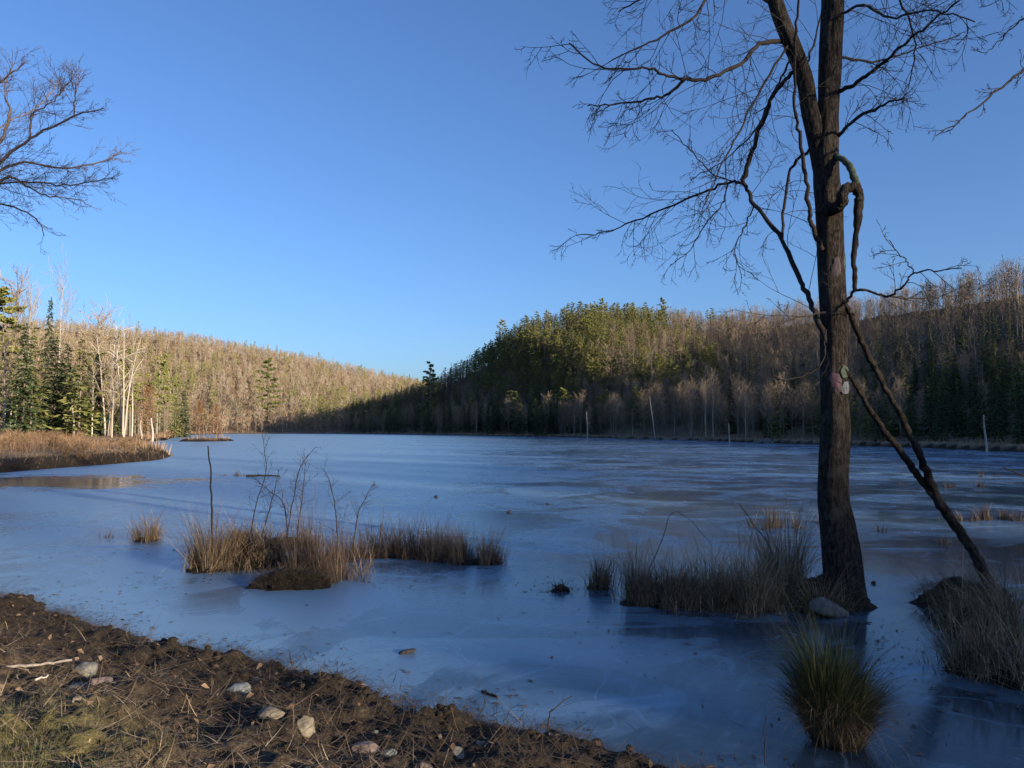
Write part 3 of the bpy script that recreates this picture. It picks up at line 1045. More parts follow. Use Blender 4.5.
SHR = [(a.mesh('stems', [M['brush']]), b.mesh('twigs', [M['brush']])) for a, b in [shrub(300 + i) for i in range(4)]]
r = np.random.default_rng(41)
k = 0
while k < 60:
    px, py = r.uniform(-30, 165), r.uniform(441, 466)
    g = gnd(px, py)
    d = float(shore_d(np.array([g.x]), np.array([g.y]))[0])
    if d < .5: continue
    o = thing('spit_bush', 'tawny twiggy bush among the dead grass of the sunlit spit', 'bush', (g.x, g.y, tz(g.x, g.y)), 'twiggy bushes on the sunlit spit')
    s_ = r.uniform(.25, .65) * min(1.15, .55 + d * .16) * (1.25 if g.y > 60 else 1)
    o.scale = (s_ * r.uniform(.9, 1.4), s_ * r.uniform(.9, 1.4), s_); o.rotation_euler = (0, 0, r.random() * 6.28)
    for nm, me in zip(('stems', 'twigs'), SHR[k % 4]):
        p = bpy.data.objects.new(nm, me); C.objects.link(p); p.parent = o
    k += 1


# snags and pale poles on the shores
def snag(px, pyb, pyt, Y, label, rpx=1.6, lean=0, mat='dead'):
    z0 = at(px, pyb, Y)
    o = thing('dead_snag', label, 'snag', (z0.x, Y, max(z0.z, 0)))
    top = at(px + lean, pyt, Y) - o.location
    t = np.linspace(0, 1, 7)
    P = np.stack([top.x * t + .1 * np.sin(t * 5), .15 * np.sin(t * 4), top.z * t - .3 * (1 - t)], -1)
    mb = MB(); tube(mb, P, rpx / F * Y * (1 - .45 * t), 7, 0, .7)
    mb.build('trunk', M[mat], o, smooth=True)
    mb = MB()
    rr_ = np.random.default_rng(int(px))
    for i in range(4):
        f = rr_.uniform(.4, .95); p = np.array([np.interp(f, t, P[:, c]) for c in range(3)])
        a = rr_.random() * 6.28; L = top.z * rr_.uniform(.06, .16)
        e = np.array([math.cos(a), math.sin(a), .5])
        tube(mb, [p, p + e * L * .6, p + e * L + [0, 0, .1 * L]], [.25 * rpx / F * Y, .15 * rpx / F * Y, .02], 4, 0, .6)
    mb.build('branch_stub', M[mat], o)
    return o


snag(587, 438.5, 412, 168, 'pale straight broken trunk at the water under the pine hill', .7)
snag(729, 442.5, 424, 117, 'pale pole standing at the shaded shore, short and upright', .8)
snag(987, 450.5, 415, 69, 'white pole of a dead tree at the dark shore behind the leaning stem', 1.2, -3)
snag(655, 441, 396, 146, 'thin pale crooked trunk on the shaded shore, leaning at its top', .5, -5)
snag(152, 441.5, 418, 128, 'short pale snag at the tip of the sunlit wood', 1.3)
snag(141, 441.5, 426, 129, 'stubby broken snag beside the short pale one', 1.2)
snag(73, 441, 400, 126, 'bright bare pole before the pale conifer', 1.0)


# ------------------------------------------------------------------ blades
def blades(mb, B, L, az, lean, curl, w, tint, seg=4, mat=0):
    """many curved grass blades at once. B (N,3)"""
    N = len(B)
    t = np.linspace(0, 1, seg + 1)
    ang = lean[:, None] + curl[:, None] * t[None]
    ds = L[:, None] / seg
    hx = np.concatenate([np.zeros((N, 1)), np.cumsum(np.sin(ang[:, :-1]) * ds, 1)], 1)
    hz = np.concatenate([np.zeros((N, 1)), np.cumsum(np.cos(ang[:, :-1]) * ds, 1)], 1)
    e = np.stack([np.cos(az), np.sin(az), np.zeros(N)], -1)
    tw = az + rng.uniform(.6, 2.5, N)
    s = np.stack([np.cos(tw), np.sin(tw), np.zeros(N)], -1)
    P = B[:, None] + e[:, None] * hx[..., None] + np.array([0, 0, 1.])[None, None] * hz[..., None]
    ww = w[:, None] * (1 - t[None] ** 1.5 * .9)
    V = np.stack([P - s[:, None] * ww[..., None] / 2, P + s[:, None] * ww[..., None] / 2], 2)  # N,seg+1,2,3
    k = 2 * (seg + 1)
    base = (np.arange(N) * k)[:, None, None]
    i = np.arange(seg)[None, :, None] * 2
    Q = (base + i + np.array([0, 1, 3, 2])[None, None]).reshape(-1, 4)
    mb.add(V.reshape(-1, 3), Q, mat, np.repeat(tint, seg))


def lump(name, mat, parent, rx, ry, h, seed, sub=4, rough=.35):
    bm = bmesh.new()
    bmesh.ops.create_icosphere(bm, subdivisions=sub, radius=1)
    for v in bm.verts:
        p = v.co.copy()
        n = mnoise.fractal(p * 1.6 + Vector((seed * 3.1, 0, 0)), 1, 2, 4)
        n2 = mnoise.fractal(p * 6 + Vector((0, seed * 1.7, 0)), 1, 2, 3)
        k = 1 + rough * n + rough * .35 * n2
        sk = .8 + .2 * (1 - max(p.z, 0)) ** 1.5
        v.co = Vector((p.x * rx * k * sk, p.y * ry * k * sk, (p.z * h * k) if p.z > 0 else p.z * h * .4))
    me = bpy.data.meshes.new(name); bm.to_mesh(me); bm.free()
    me.materials.append(mat)
    for f in me.polygons: f.use_smooth = True
    o = bpy.data.objects.new(name, me); C.objects.link(o); o.parent = parent
    return o


_cs = [0]


def clump(name, label, cat, px, py, rx, ry, n, hmin, hmax, mat='straw', lean=.12, curl=.5, w=.006, mound=None, group=None, out=.6, mat2=None, tshift=0, moundm='mud', seg=4):
    """tuft of blades rooted on the ice at a pixel; rx, ry in metres"""
    _cs[0] += 1
    r = np.random.default_rng(500 + _cs[0])
    p = gnd(px, py)
    o = thing(name, label, cat, (p.x, p.y, 0), group)
    mb = MB()
    # sub-tufts make the clump uneven
    nt_ = max(4, int(n / 45))
    ta = r.random(nt_) * 6.28; tr_ = np.sqrt(r.random(nt_))
    tx, ty = np.cos(ta) * tr_ * rx, np.sin(ta) * tr_ * ry
    th = r.uniform(.5, 1.15, nt_) * (1 - .4 * tr_ ** 2)
    k = r.integers(nt_, size=n)
    bx = tx[k] + r.normal(0, .05, n); by = ty[k] + r.normal(0, .05, n)
    stray = r.random(n) < .13
    bx = np.where(stray, bx * r.uniform(1, 1.6, n), bx); by = np.where(stray, by * r.uniform(1, 1.6, n), by)
    L = (hmin + (hmax - hmin) * r.random(n)) * th[k]
    az = np.where(r.random(n) < out, np.arctan2(by, bx) + r.normal(0, .7, n), r.random(n) * 6.28)
    L = 1.22 * L * (1 - .7 * r.random(n) ** 2.2) * np.where(stray, .55, 1)
    ln = np.abs(r.normal(0, lean * 1.5, n)) + lean * .8 * np.hypot(bx / rx, by / ry)
    cu = np.abs(r.normal(curl, curl * .6, n))
    brk = r.random(n) < .2
    cu = np.where(brk, cu + 1.6, cu)
    ln = np.where(r.random(n) < .1, ln + r.uniform(.4, 1.1, n), ln)
    bz = np.full(n, -.02)
    if mound: bz = bz + mound[2] * np.clip(1 - (bx / mound[0]) ** 2 - (by / mound[1]) ** 2, 0, 1) ** .5 * .85
    tint = np.clip(np.where(r.random(n) < .14, r.uniform(.6, 1, n), r.beta(2, 2.8, n)) + tshift, 0, 1)
    blades(mb, np.stack([bx, by, bz], -1), L, az, ln, cu, w * r.uniform(.6, 1.4, n), tint, seg)
    mb.build('blades', M[mat], o)
    if mound:
        lump('root_mound', M[moundm], o, mound[0] * .85, mound[1] * .8, mound[2] * .75, _cs[0])
    return o


# tussocks and reeds out on the ice -----------------------------------------------
clump('grass_tussock', 'small tawny grass tuft alone on the ice, between the spit and the brushy island', 'tussock', 145, 541, .22, .18, 420, .45, .75, 'straw', .14, .5, .006, (.26, .2, .1))
clump('sedge_clump', 'tan sedge clump at the end of the brushy island, under the tall stick', 'sedge', 210, 570, .27, .25, 1000, .55, 1.2, 'straw', .16, .55, .006, (.42, .32, .12))
o = clump('sedge_mound', 'mound of arching flattened sedge in the middle of the brushy island', 'sedge', 252, 566, .6, .45, 2600, .3, .7, 'straw', .6, 1.7, .0055, (.7, .5, .5), tshift=.0, moundm='mossy_mound')
clump('sedge_clump', 'low dark sedge fringe behind the arching mound', 'sedge', 285, 545, .7, .4, 700, .25, .55, 'reed', .2, .6, .006, (.6, .4, .15))
clump('reed_clump', 'dense reddish brown reeds behind the mossy hummock', 'reeds', 314, 574, .36, .35, 1300, .6, 1.2, 'reed', .09, .3, .006, (.45, .35, .08))
clump('reed_clump', 'thin brown reeds fringing the hummock, beside open ice', 'reeds', 346, 582, .28, .25, 420, .4, .75, 'reed', .1, .4, .006)
clump('reed_clump', 'brown reeds at the start of the long strip, before the arched straw stems', 'reeds', 376, 556, .4, .35, 800, .45, .85, 'reed', .1, .4, .006, (.4, .3, .06))
clump('reed_clump', 'dense brown reeds in the middle of the long strip', 'reeds', 412, 556, .5, .4, 900, .45, .85, 'reed', .1, .4, .006, (.5, .35, .06))
clump('reed_clump', 'short sparse reeds near the far end of the long strip', 'reeds', 445, 560, .4, .25, 600, .35, .65, 'reed', .12, .4, .006, (.35, .25, .06))
clump('reed_clump', 'dark reeds closing the long strip, farthest from the mound', 'reeds', 480, 563, .42, .25, 800, .4, .75, 'reed', .14, .45, .006, (.42, .22, .07))
clump('reed_clump', 'few arched straw stems on the open ice before the long strip', 'reeds', 362, 575, .12, .1, 40, .5, .9, 'straw', .2, .9, .006, tshift=.2)

clump('reed_clump', 'tall loose reeds filling the gap behind the dense middle of the long strip', 'reeds', 430, 552, .6, .3, 800, .5, .95, 'reed', .14, .4, .006)
clump('reed_clump', 'leaning reeds bridging the last two tufts of the long strip', 'reeds', 464, 561, .35, .2, 500, .35, .75, 'reed', .18, .5, .006)
clump('reed_clump', 'sparse standing reeds behind the thin fringe beside the hummock', 'reeds', 352, 560, .4, .3, 500, .5, 1.0, 'reed', .12, .4, .006)
p = gnd(292, 586)
o = thing('mossy_hummock', 'low mossy mud hummock at the foot of the reddish reeds', 'hummock', (p.x, p.y, 0))
lump('mud_body', M['mossy_mound'], o, .5, .3, .19, 33, 5, .33)
mb = MB()
n = 1500
a = rng.random(n) * 6.28; q = np.sqrt(rng.random(n))
blades(mb, np.stack([np.cos(a) * q * .42, np.sin(a) * q * .26, .15 * np.sqrt(1 - q * q) + .0], -1), rng.uniform(.06, .16, n), a, rng.uniform(.6, 1.3, n), rng.uniform(.2, .8, n), np.full(n, .004), rng.random(n) * .5, 3)
mb.build('moss_fringe', M['green_blade'], o)
mb = MB()
n = 1300
a = rng.random(n) * 6.28; q = np.sqrt(rng.random(n))
blades(mb, np.stack([np.cos(a) * q * .5, np.sin(a) * q * .3, .15 * np.sqrt(1 - q * q) + .005], -1), rng.uniform(.06, .28, n), a + rng.normal(0, .6, n), rng.uniform(.7, 1.6, n), rng.uniform(.1, 1.0, n), np.full(n, .005), np.clip(rng.beta(1.5, 3, n), 0, 1), 4)
mb.build('dead_blades', M['reed'], o)

# centre reeds
clump('grass_tussock', 'pointed dark tussock standing apart beside the central reed bed', 'tussock', 599, 588, .14, .12, 420, .4, .72, 'reed', .1, .35, .006, (.16, .14, .12))
clump('grass_tussock', 'low broken tussock stub, smallest near the central reed bed', 'tussock', 560, 591, .14, .1, 160, .12, .28, 'reed', .5, .9, .006, (.14, .1, .1))
clump('reed_clump', 'thin upright reeds at the outer end of the central reed bed', 'reeds', 637, 603, .2, .2, 520, .5, .95, 'reed', .09, .35, .006, (.24, .2, .06))
clump('reed_clump', 'tangled brown reeds in the open half of the central bed', 'reeds', 668, 604, .34, .35, 1300, .5, .9, 'reed', .2, .8, .006, (.36, .3, .07))
clump('reed_clump', 'tangled tan reeds at the heart of the central bed', 'reeds', 706, 604, .36, .38, 1500, .5, .95, 'straw', .22, .8, .006, (.4, .32, .08), tshift=-.12)
clump('reed_clump', 'dense straw reeds hanging over the ice beside the big trunk', 'reeds', 748, 608, .38, .35, 1600, .6, 1.05, 'straw', .2, .8, .006, (.42, .32, .1), tshift=-.1)
clump('reed_clump', 'tallest wispy reeds of the central bed, just before the trunk', 'reeds', 783, 596, .3, .3, 900, .7, 1.25, 'straw', .12, .5, .006, (.35, .3, .1), tshift=-.05)
clump('reed_clump', 'low far reeds behind the wispy tall ones', 'reeds', 772, 528, .5, .3, 420, .3, .6, 'straw', .15, .5, .008)
clump('reed_clump', 'straw tuft spilling over the roots of the big trunk', 'reeds', 823, 611, .32, .1, 750, .35, .8, 'straw', .25, .9, .006)

# right corner
p = gnd(965, 606)
o = thing('mud_mound', 'dark bare mud mound at the foot of the leaning forked stem', 'mound', (p.x, p.y, 0))
lump('mud_body', M['mud'], o, .52, .4, .27, 5, 5, .3)
mb = MB()
n = 1500
a = rng.random(n) * 6.28; q = np.sqrt(rng.random(n))
blades(mb, np.stack([np.cos(a) * q * .55, np.sin(a) * q * .42, .24 * np.sqrt(1 - q * q) + .005], -1), rng.uniform(.06, .3, n), a + rng.normal(0, .6, n), rng.uniform(.6, 1.6, n), rng.uniform(.1, 1.2, n), np.full(n, .005), np.clip(rng.beta(1.3, 4, n), 0, 1), 4)
mb.build('dead_blades', M['reed'], o)
clump('reed_clump', 'straw reeds hanging off the bare mud mound', 'reeds', 972, 628, .32, .3, 700, .4, .8, 'straw', .35, .9, .006, (.4, .3, .22), tshift=-.05)
clump('reed_clump', 'pale straw reeds in front of the mud mound, by the picture edge', 'reeds', 975, 672, .28, .25, 800, .4, .78, 'straw', .2, .7, .006, (.3, .25, .1))
clump('reed_clump', 'coarse straw reeds cut by the edge of the picture, nearest the bank', 'reeds', 1015, 680, .3, .28, 900, .5, .95, 'straw', .2, .7, .006, (.35, .28, .12))
clump('reed_clump', 'tall reeds behind the coarse ones at the picture edge', 'reeds', 1028, 640, .3, .3, 700, .6, 1.1, 'straw', .2, .7, .006, (.35, .28, .12))

# green tussock
g = gnd(836, 742)
o = thing('sedge_tussock', 'bright green sedge tussock drooping over the near ice', 'tussock', (g.x, g.y, 0))
mb = MB(); r = np.random.default_rng(77)
n = 3600
a = r.random(n) * 6.28; q = np.sqrt(r.random(n))
bx, by = np.cos(a) * q * .17, np.sin(a) * q * .15
bz = .03 + .1 * np.sqrt(1 - q * q)
tf = vn(np.cos(a) * 3 + 9, np.sin(a) * 3 + q * 3, 33)
blades(mb, np.stack([bx, by, bz], -1), r.uniform(.3, .82, n) * (1.05 - .3 * q) * (.6 + .75 * tf) * (1 - .12 * np.cos(a)), a + r.normal(0, .6, n) + .35, .04 + .5 * q * r.random(n), r.uniform(.2, 1.7, n), r.uniform(.003, .0055, n), np.clip(r.beta(2, 3.2, n) + .28 * q - .12, 0, 1), 6)
mb.build('blades', M['green_blade'], o)
mb = MB(); n = 1100
a = r.random(n) * 6.28
blades(mb, np.stack([np.cos(a) * .18, np.sin(a) * .16, .1 + .05 * r.normal(size=n)], -1), r.uniform(.2, .5, n), a + r.normal(0, .4, n), r.uniform(.1, .7, n), r.uniform(.8, 2.4, n), np.full(n, .004), np.clip(r.beta(1.4, 4.5, n), 0, 1), 6)
mb.build('dead_blades', M['straw'], o)
lump('root_mound', M['mud'], o, .15, .14, .17, 9)

# thin distant tufts on the ice
far_tufts = [(995, 520, .9, .3, 700, .2, .45, 'dark low reed strip beyond the mud mound, cut by the picture edge'),
             (962, 487, 1.3, .4, 360, .2, .5, 'thin reed strip far out on the ice, behind the leaning stem'),
             (987, 477, .7, .3, 160, .2, .4, 'faint reed strip farthest out by the picture edge'),
             (915, 484, .6, .3, 120, .15, .3, 'short faint reed strip in line with the fork of the leaning stem'),
             (880, 532, .12, .1, 40, .15, .3, 'tiny dark tuft between the trunk and the leaning stem'),
             (948, 543, .3, .2, 70, .12, .25, 'low sparse tuft touching the leaning stem in view'),
             (232, 476, .55, .3, 160, .2, .45, 'short reed tuft beside the thin floating log'),
             (105, 538, .18, .12, 30, .15, .35, 'few bare stems beside the lone tawny tuft'),
             (820, 524, .3, .2, 110, .2, .45, 'faint reeds just behind the big trunk')]
for px, py, rx, ry, n, h0, h1, lab in far_tufts:
    clump('reed_tuft', lab, 'reeds', px, py, rx, ry, n, h0, h1, 'reed', .14, .4, .009)


# ------------------------------------------------------------------ sticks, shrubs
def sprig(mb, P, Rd, r, n=8, ln=(.1, .3), mat=0, level=1, up=.3, ang=(.5, 1.0), tmin=.25, rad=.004, kink=.25, droop=.12):
    """side twigs along a polyline"""
    P = np.asarray(P, float)
    s = np.concatenate([[0], np.cumsum(np.linalg.norm(np.diff(P, axis=0), axis=1))]); s /= s[-1]
    for i in range(n):
        t = tmin + (1 - tmin) * (i + r.random()) / n
        p = np.array([np.interp(t, s, P[:, c]) for c in range(3)])
        t2 = min(1, t + .05); t1 = max(0, t - .05)
        d = unit(np.array([np.interp(t2, s, P[:, c]) - np.interp(t1, s, P[:, c]) for c in range(3)]))
        sd = unit(np.cross(d, r.normal(size=3)))
        a = r.uniform(*ang)
        dd = unit(d * math.cos(a) + sd * math.sin(a))
        L = r.uniform(*ln) * (1.2 - .7 * t)
        q = [p]
        k = 5
        bend = r.normal(0, kink, 3)
        for j in range(k):
            dd = unit(dd + bend * .55 + r.normal(0, kink * .3, 3) + np.array([0, 0, up * .3 - droop * (1 - j / 2.0)]))
            q.append(q[-1] + dd * L / k)
        q = np.array(q)
        tube(mb, q, np.linspace(rad, rad * .4, k + 1), 3 if rad < .006 else 4, mat, r.uniform(.2, .8), cap=False)
        if level > 0:
            sprig(mb, q, None, r, max(2, int(3 + r.random() * 3)), (L * .3, L * .65), mat, level - 1, up, ang, .25, rad * .72, kink)


def stick(name, label, cat, ctrl, r0, r1, mat='branch_dark', twigs=0, ln=(.1, .3), level=0, seed=1, group=None):
    """ctrl: (px,py,depth) control points; base is the first"""
    pts = [at(*c) for c in ctrl]
    o = thing(name, label, cat, pts[0], group)
    P = smooth_poly([tuple(p - pts[0]) for p in pts], 5)
    mb = MB()
    r = np.random.default_rng(seed)
    P[1:-1] += r.normal(0, .004, (len(P) - 2, 3))
    tube(mb, P, np.linspace(r0, r1, len(P)), 6, 0, .4)
    mb.build('stem', M[mat], o, smooth=True)
    if twigs:
        mb = MB(); sprig(mb, P, None, r, twigs, ln, 0, level, rad=r1 * .9)
        mb.build('twigs', M[mat], o)
    return o


D1 = gnd(212, 572).y
stick('bare_stick', 'tall straight dead stick rising from the tan sedge clump', 'stick', [(212, 572, D1), (212, 520, D1), (211, 480, D1), (208, 446, D1)], .016, .009, twigs=2, ln=(.05, .15))
D2 = gnd(265, 560).y
sh = [([(248, 548, D2), (256, 505, D2), (266, 470, D2), (262, 432, D2)], 'thin bare shrub stem with fine side twigs behind the sedge mound'),
      ([(285, 548, D2), (293, 500, D2), (300, 468, D2 - .2), (316, 447, D2 - .2)], 'taller dark shrub stem forking above the island'),
      ([(288, 548, D2 + .1), (284, 505, D2 + .1), (268, 490, D2 + .1), (254, 478, D2)], 'dark shrub stem bending over the sedge mound'),
      ([(296, 545, D2), (303, 490, D2), (306, 462, D2 + .3)], 'upright dark shrub stem close to the forking one'),
      ([(338, 560, D2), (336, 515, D2), (330, 482, D2), (322, 468, D2)], 'pale shrub stem arching over the reddish reeds'),
      ([(352, 552, D2), (358, 515, D2 + .1), (366, 497, D2 + .2), (373, 484, D2 + .3)], 'short shrub stem leaning over the start of the long strip'),
      ([(258, 548, D2 + .3), (272, 500, D2 + .3), (279, 470, D2 + .3)], 'slender twig stem between the mound and the forking shrub')]
for i, (c, lab) in enumerate(sh):
    stick('shrub_stem', lab, 'shrub', c, .0105, .0035, twigs=15, ln=(.15, .5), level=1, seed=40 + i)
stick('bent_stem', 'arched dark stem curving over the central reed bed', 'stem', [(640, 590, 9), (660, 545, 9.1), (672, 513, 9.1), (690, 520, 9.0), (712, 545, 8.9)], .006, .003, seed=60)
stick('bent_stem', 'bare stem leaning out of the wispy reeds toward the open ice', 'stem', [(783, 590, 9), (768, 545, 9.1), (752, 522, 9.2), (739, 503, 9.3)], .009, .004, twigs=4, ln=(.08, .2), seed=61)
stick('bare_stick', 'crooked twig standing at the edge of the near bank', 'stick', [(548, 735, 4.75), (549, 716, 4.75), (553, 710, 4.75), (572, 696, 4.8)], .006, .003, twigs=3, ln=(.04, .1), seed=62)
stick('bare_stick', 'thin upright dead stem beside the green tussock', 'stick', [(765, 765, 4.5), (764, 735, 4.5), (766, 715, 4.5)], .004, .002, twigs=3, ln=(.03, .08), seed=63)
stick('driftwood_stick', 'short dark stick lying on the ice near the bank', 'stick', [(482, 691, gnd(482, 692).y), (490, 694, gnd(490, 695).y), (498, 697, gnd(498, 698).y)], .012, .009, seed=64)
stick('floating_log', 'thin dark log frozen in the ice beyond the brushy island', 'log', [(246, 476, 31.5), (262, 475.5, 31.6), (280, 476, 31.5)], .05, .03, seed=65)
stick('bare_branch', 'dark branch poking over the far ice at the picture edge', 'branch', [(1040, 482, 20), (1024, 476, 20), (1010, 470, 20), (1002, 467, 20)], .035, .012, seed=66)
stick('pale_stick', 'pale peeled stick lying on the bank behind the grey stone', 'stick', [(2, 668, gnd(2, 668, .33).y), (40, 664, gnd(40, 664, .33).y), (72, 660, gnd(72, 660, .33).y)], .012, .009, 'dead', seed=67)
stick('pale_stick', 'short white chip of wood below the peeled stick', 'stick', [(35, 680, gnd(35, 680, .36).y), (48, 675, gnd(48, 675, .36).y)], .008, .005, 'birch', seed=68)
stick('pale_stick', 'long pale stem lying across the point of the bank', 'stick', [(568, 748, gnd(568, 748, .16).y), (585, 757, gnd(585, 757, .16).y), (604, 770, gnd(604, 770, .16).y)], .007, .005, 'dead', seed=69)


# ------------------------------------------------------------------ the big tree
TD = 8.67
PXM = TD / F


def mpt(c):
    return np.array(at(c[0], c[1], TD + c[2]))


base = np.array(at(843, 603, TD)); base[2] = 0
tree = thing('lakeside_tree', 'big dark forked tree rising from the ice with drooping bare branches', 'tree', tuple(base))


def bark_tube(mb, ctrl, sides=56, step=.035, amp=.11, freq=11, flare=0, seed=0):
    """ctrl (px,py,ddepth,halfwidth px)"""
    P = smooth_poly([np.append(mpt(c) - base, c[3] * PXM) for c in ctrl], 10)
    s = np.concatenate([[0], np.cumsum(np.linalg.norm(np.diff(P[:, :3], axis=0), axis=1))])
    n = int(s[-1] / step) + 2
    u = np.linspace(0, s[-1], n)
    Q = np.stack([np.interp(u, s, P[:, c]) for c in range(4)], -1)
    T, U, W = frames(Q[:, :3])
    a = np.arange(sides) * 2 * PI / sides
    A, UU = np.meshgrid(a, u)
    # furrows: noise stretched along the stem, periodic around it
    Q[:, 0] += (vn(u * 1.3, u * 0 + 3, seed + 20) - .5) * .05; Q[:, 1] += (vn(u * 1.3, u * 0 + 8, seed + 21) - .5) * .05
    cx, cy = np.cos(A) * freq * .5, np.sin(A) * freq * .5
    f = (vn(cx + UU * .7 + 40, cy + UU * 1.1, seed) + .6 * vn(cx * 2.3 + 7, cy * 2.3 + UU * 2.6, seed + 3) + .35 * vn(cx * 5 + UU * 5, cy * 5, seed + 5)) / 1.95
    rad = Q[:, 3][:, None] * (1 + amp * 2 * (f - .5) + .10 * (vn(UU * 1.6, np.cos(A) * 1.2 + 5, seed + 9) - .5))
    if flare:
        low = np.clip(1 - u / .6, 0, 1)[:, None] ** 2
        rad = rad * (1 + flare * low * (.6 + .5 * np.cos(3 * A + .7) + .25 * np.cos(5 * A)))
    V = Q[:, None, :3] + rad[..., None] * (np.cos(A)[..., None] * U[:, None] + np.sin(A)[..., None] * W[:, None])
    i = np.arange(n - 1)[:, None] * sides; j = np.arange(sides)[None]; j2 = (j + 1) % sides
    mb.add(V.reshape(-1, 3), np.stack([i + j, i + j2, i + sides + j2, i + sides + j], -1).reshape(-1, 4))
    return Q


mb = MB()
TR = bark_tube(mb, [(846, 616, 0, 19.5), (844, 590, 0, 18.5), (841.5, 560, 0, 18.3), (838, 525, 0, 16.6), (835, 500, 0, 15.2), (834.5, 470, 0, 14.4), (835, 430, 0, 13.6), (834, 400, 0, 12.8), (833.5, 340, 0, 12.8), (831.5, 290, 0, 12.7), (828, 220, 0, 13.2), (824, 175, 0, 12.8), (825, 140, 0, 12.5), (828.5, 105, 0, 10), (831, 60, 0, 10.8), (832, 0, 0, 11), (833, -110, 0, 9), (836, -260, .1, 6), (842, -420, .2, 3)], flare=.22)
bark_tube(mb, [(823, 168, 0, 8.5), (818, 138, 0, 9.3), (810, 110, -.02, 8.3), (804, 78, -.05, 7.8), (791, 42, -.1, 7.7), (776, 2, -.15, 7.2), (758, -70, -.2, 7), (740, -180, -.3, 5), (728, -300, -.4, 2.5)], 40, seed=4)
mb.build('trunk', M['trunk'], tree, smooth=True)

LIMBS = [
    ([(797, 38, 0), (760, 45, -.2), (741, 63, -.4), (709, 78, -.6), (685, 79, -.7), (664, 75, -.9), (650, 68, -1), (605, 68, -1.3), (569, 43, -1.5)], 3.4, .7, 22),
    ([(685, 79, -.7), (669, 93, -.6), (646, 100, -.5), (615, 104, -.4), (587, 106, -.3)], 2.2, .6, 13),
    ([(802, 66, 0), (789, 77, .05), (773, 95, .3), (764, 118, .5), (750, 158, .8), (743, 183, .9)], 2.8, 3.0, 5),
    ([(743, 183, .9), (728, 183, 1), (696, 195, 1.2), (651, 215, 1.6), (605, 232, 2), (578, 235, 2.2)], 2.4, .6, 20),
    ([(829, 350, -.06), (819, 325, -.08), (809, 300, .1), (799, 276, .3), (782, 240, .5), (755, 204, .8), (743, 183, .9)], 4.2, 2.3, 6),
    ([(782, 240, .5), (784, 208, .6), (791, 168, .5), (809, 150, .1)], 2.2, 1.8, 5),
    ([(822, 250, -.08), (812, 225, -.16), (807.5, 205, -.22), (804, 168, -.3), (798, 127, -.4), (794, 104, -.5), (795, 45, -.7), (798, 0, -.9), (803, -60, -1.2)], 3.4, 1.0, 9),
    ([(836, 138, 0), (855, 120, -.4), (884, 104, -.8), (905, 98, -1.0)], 3, .8, 10),
    ([(839, 92, 0), (860, 80, -.3), (877, 68, -.5), (900, 48, -.8), (922, 29, -1), (960, 0, -1.4)], 3, .9, 16),
    ([(840, 57, 0), (877, 61, .5), (913, 50, .9), (960, 35, 1.4)], 2, .6, 12),
    ([(778, 8, 0), (745, -12, .3), (700, -20, .5), (655, -8, .7), (618, 12, .9)], 3, .7, 18),
    ([(762, -55, 0), (720, -20, -.6), (690, 20, -1), (650, 42, -1.3), (612, 60, -1.5)], 2.5, .6, 15),
    ([(790, 42, -.1), (760, 90, -.5), (740, 130, -.8), (722, 165, -1), (705, 205, -1.1)], 1.8, .5, 14),
    ([(796, 50, 0), (775, 90, .8), (755, 130, 1.2), (725, 160, 1.6), (690, 180, 1.9)], 1.8, .5, 14),
    ([(833, -60, 0), (870, -30, .4), (900, 0, .8), (915, 45, 1.1), (908, 90, 1.3)], 2.5, .6, 14),
    ([(832, 20, 0), (862, 5, -.4), (890, 18, -.8), (930, 10, -1.2), (975, 22, -1.5)], 2.2, .6, 13),
    ([(834, -120, 0), (880, -90, -.4), (930, -50, -.8), (970, -20, -1.1)], 2.5, .7, 12),
    ([(802, 75, 0), (815, 40, .5), (822, 0, .8), (818, -40, 1)], 1.8, .7, 6),
    ([(743, 183, .9), (715, 175, .7), (690, 150, .5), (672, 130, .3)], 1.2, .5, 7),
    ([(728, 183, 1), (722, 205, 1.2), (705, 225, 1.3), (690, 250, 1.5), (670, 265, 1.6)], 1.2, .5, 9),
    ([(755, 204, .8), (745, 225, .9), (735, 250, 1.0), (742, 278, 1.0)], 1.2, .5, 8),
    ([(826, 312, -.2), (797, 318, -.6), (770, 328, -.8), (752, 334, -1)], 1.3, .6, 5),
    ([(826, 330, -.2), (825, 345, -.35), (822, 363, -.4), (808, 374, -.5), (785, 380, -.6), (774, 376, -.7), (771, 368, -.75)], 1.1, .8, 3),
    ([(855, 290, -.4), (872, 292, -.5), (890, 297, -.6), (905, 284, -.8), (915, 273, -.9), (940, 270, -1.1), (962, 268, -1.2)], 1.9, .5, 9),
    ([(914, 274, -.9), (908, 263, -.9), (898, 252, -1), (889, 240, -1)], .9, .4, 4),
    ([(886, 296, -.6), (915, 299, -.5), (945, 296, -.4), (975, 294, -.3)], 1.0, .4, 5),
    ([(834, 312, -.2), (845, 302, -.3), (855, 290, -.4)], 1.8, 1.8, 1),
    ([(884, 312, -.7), (895, 330, -.8), (905, 345, -.8), (918, 359, -.9)], .8, .4, 2),
]
r = np.random.default_rng(21)
tw = MB()
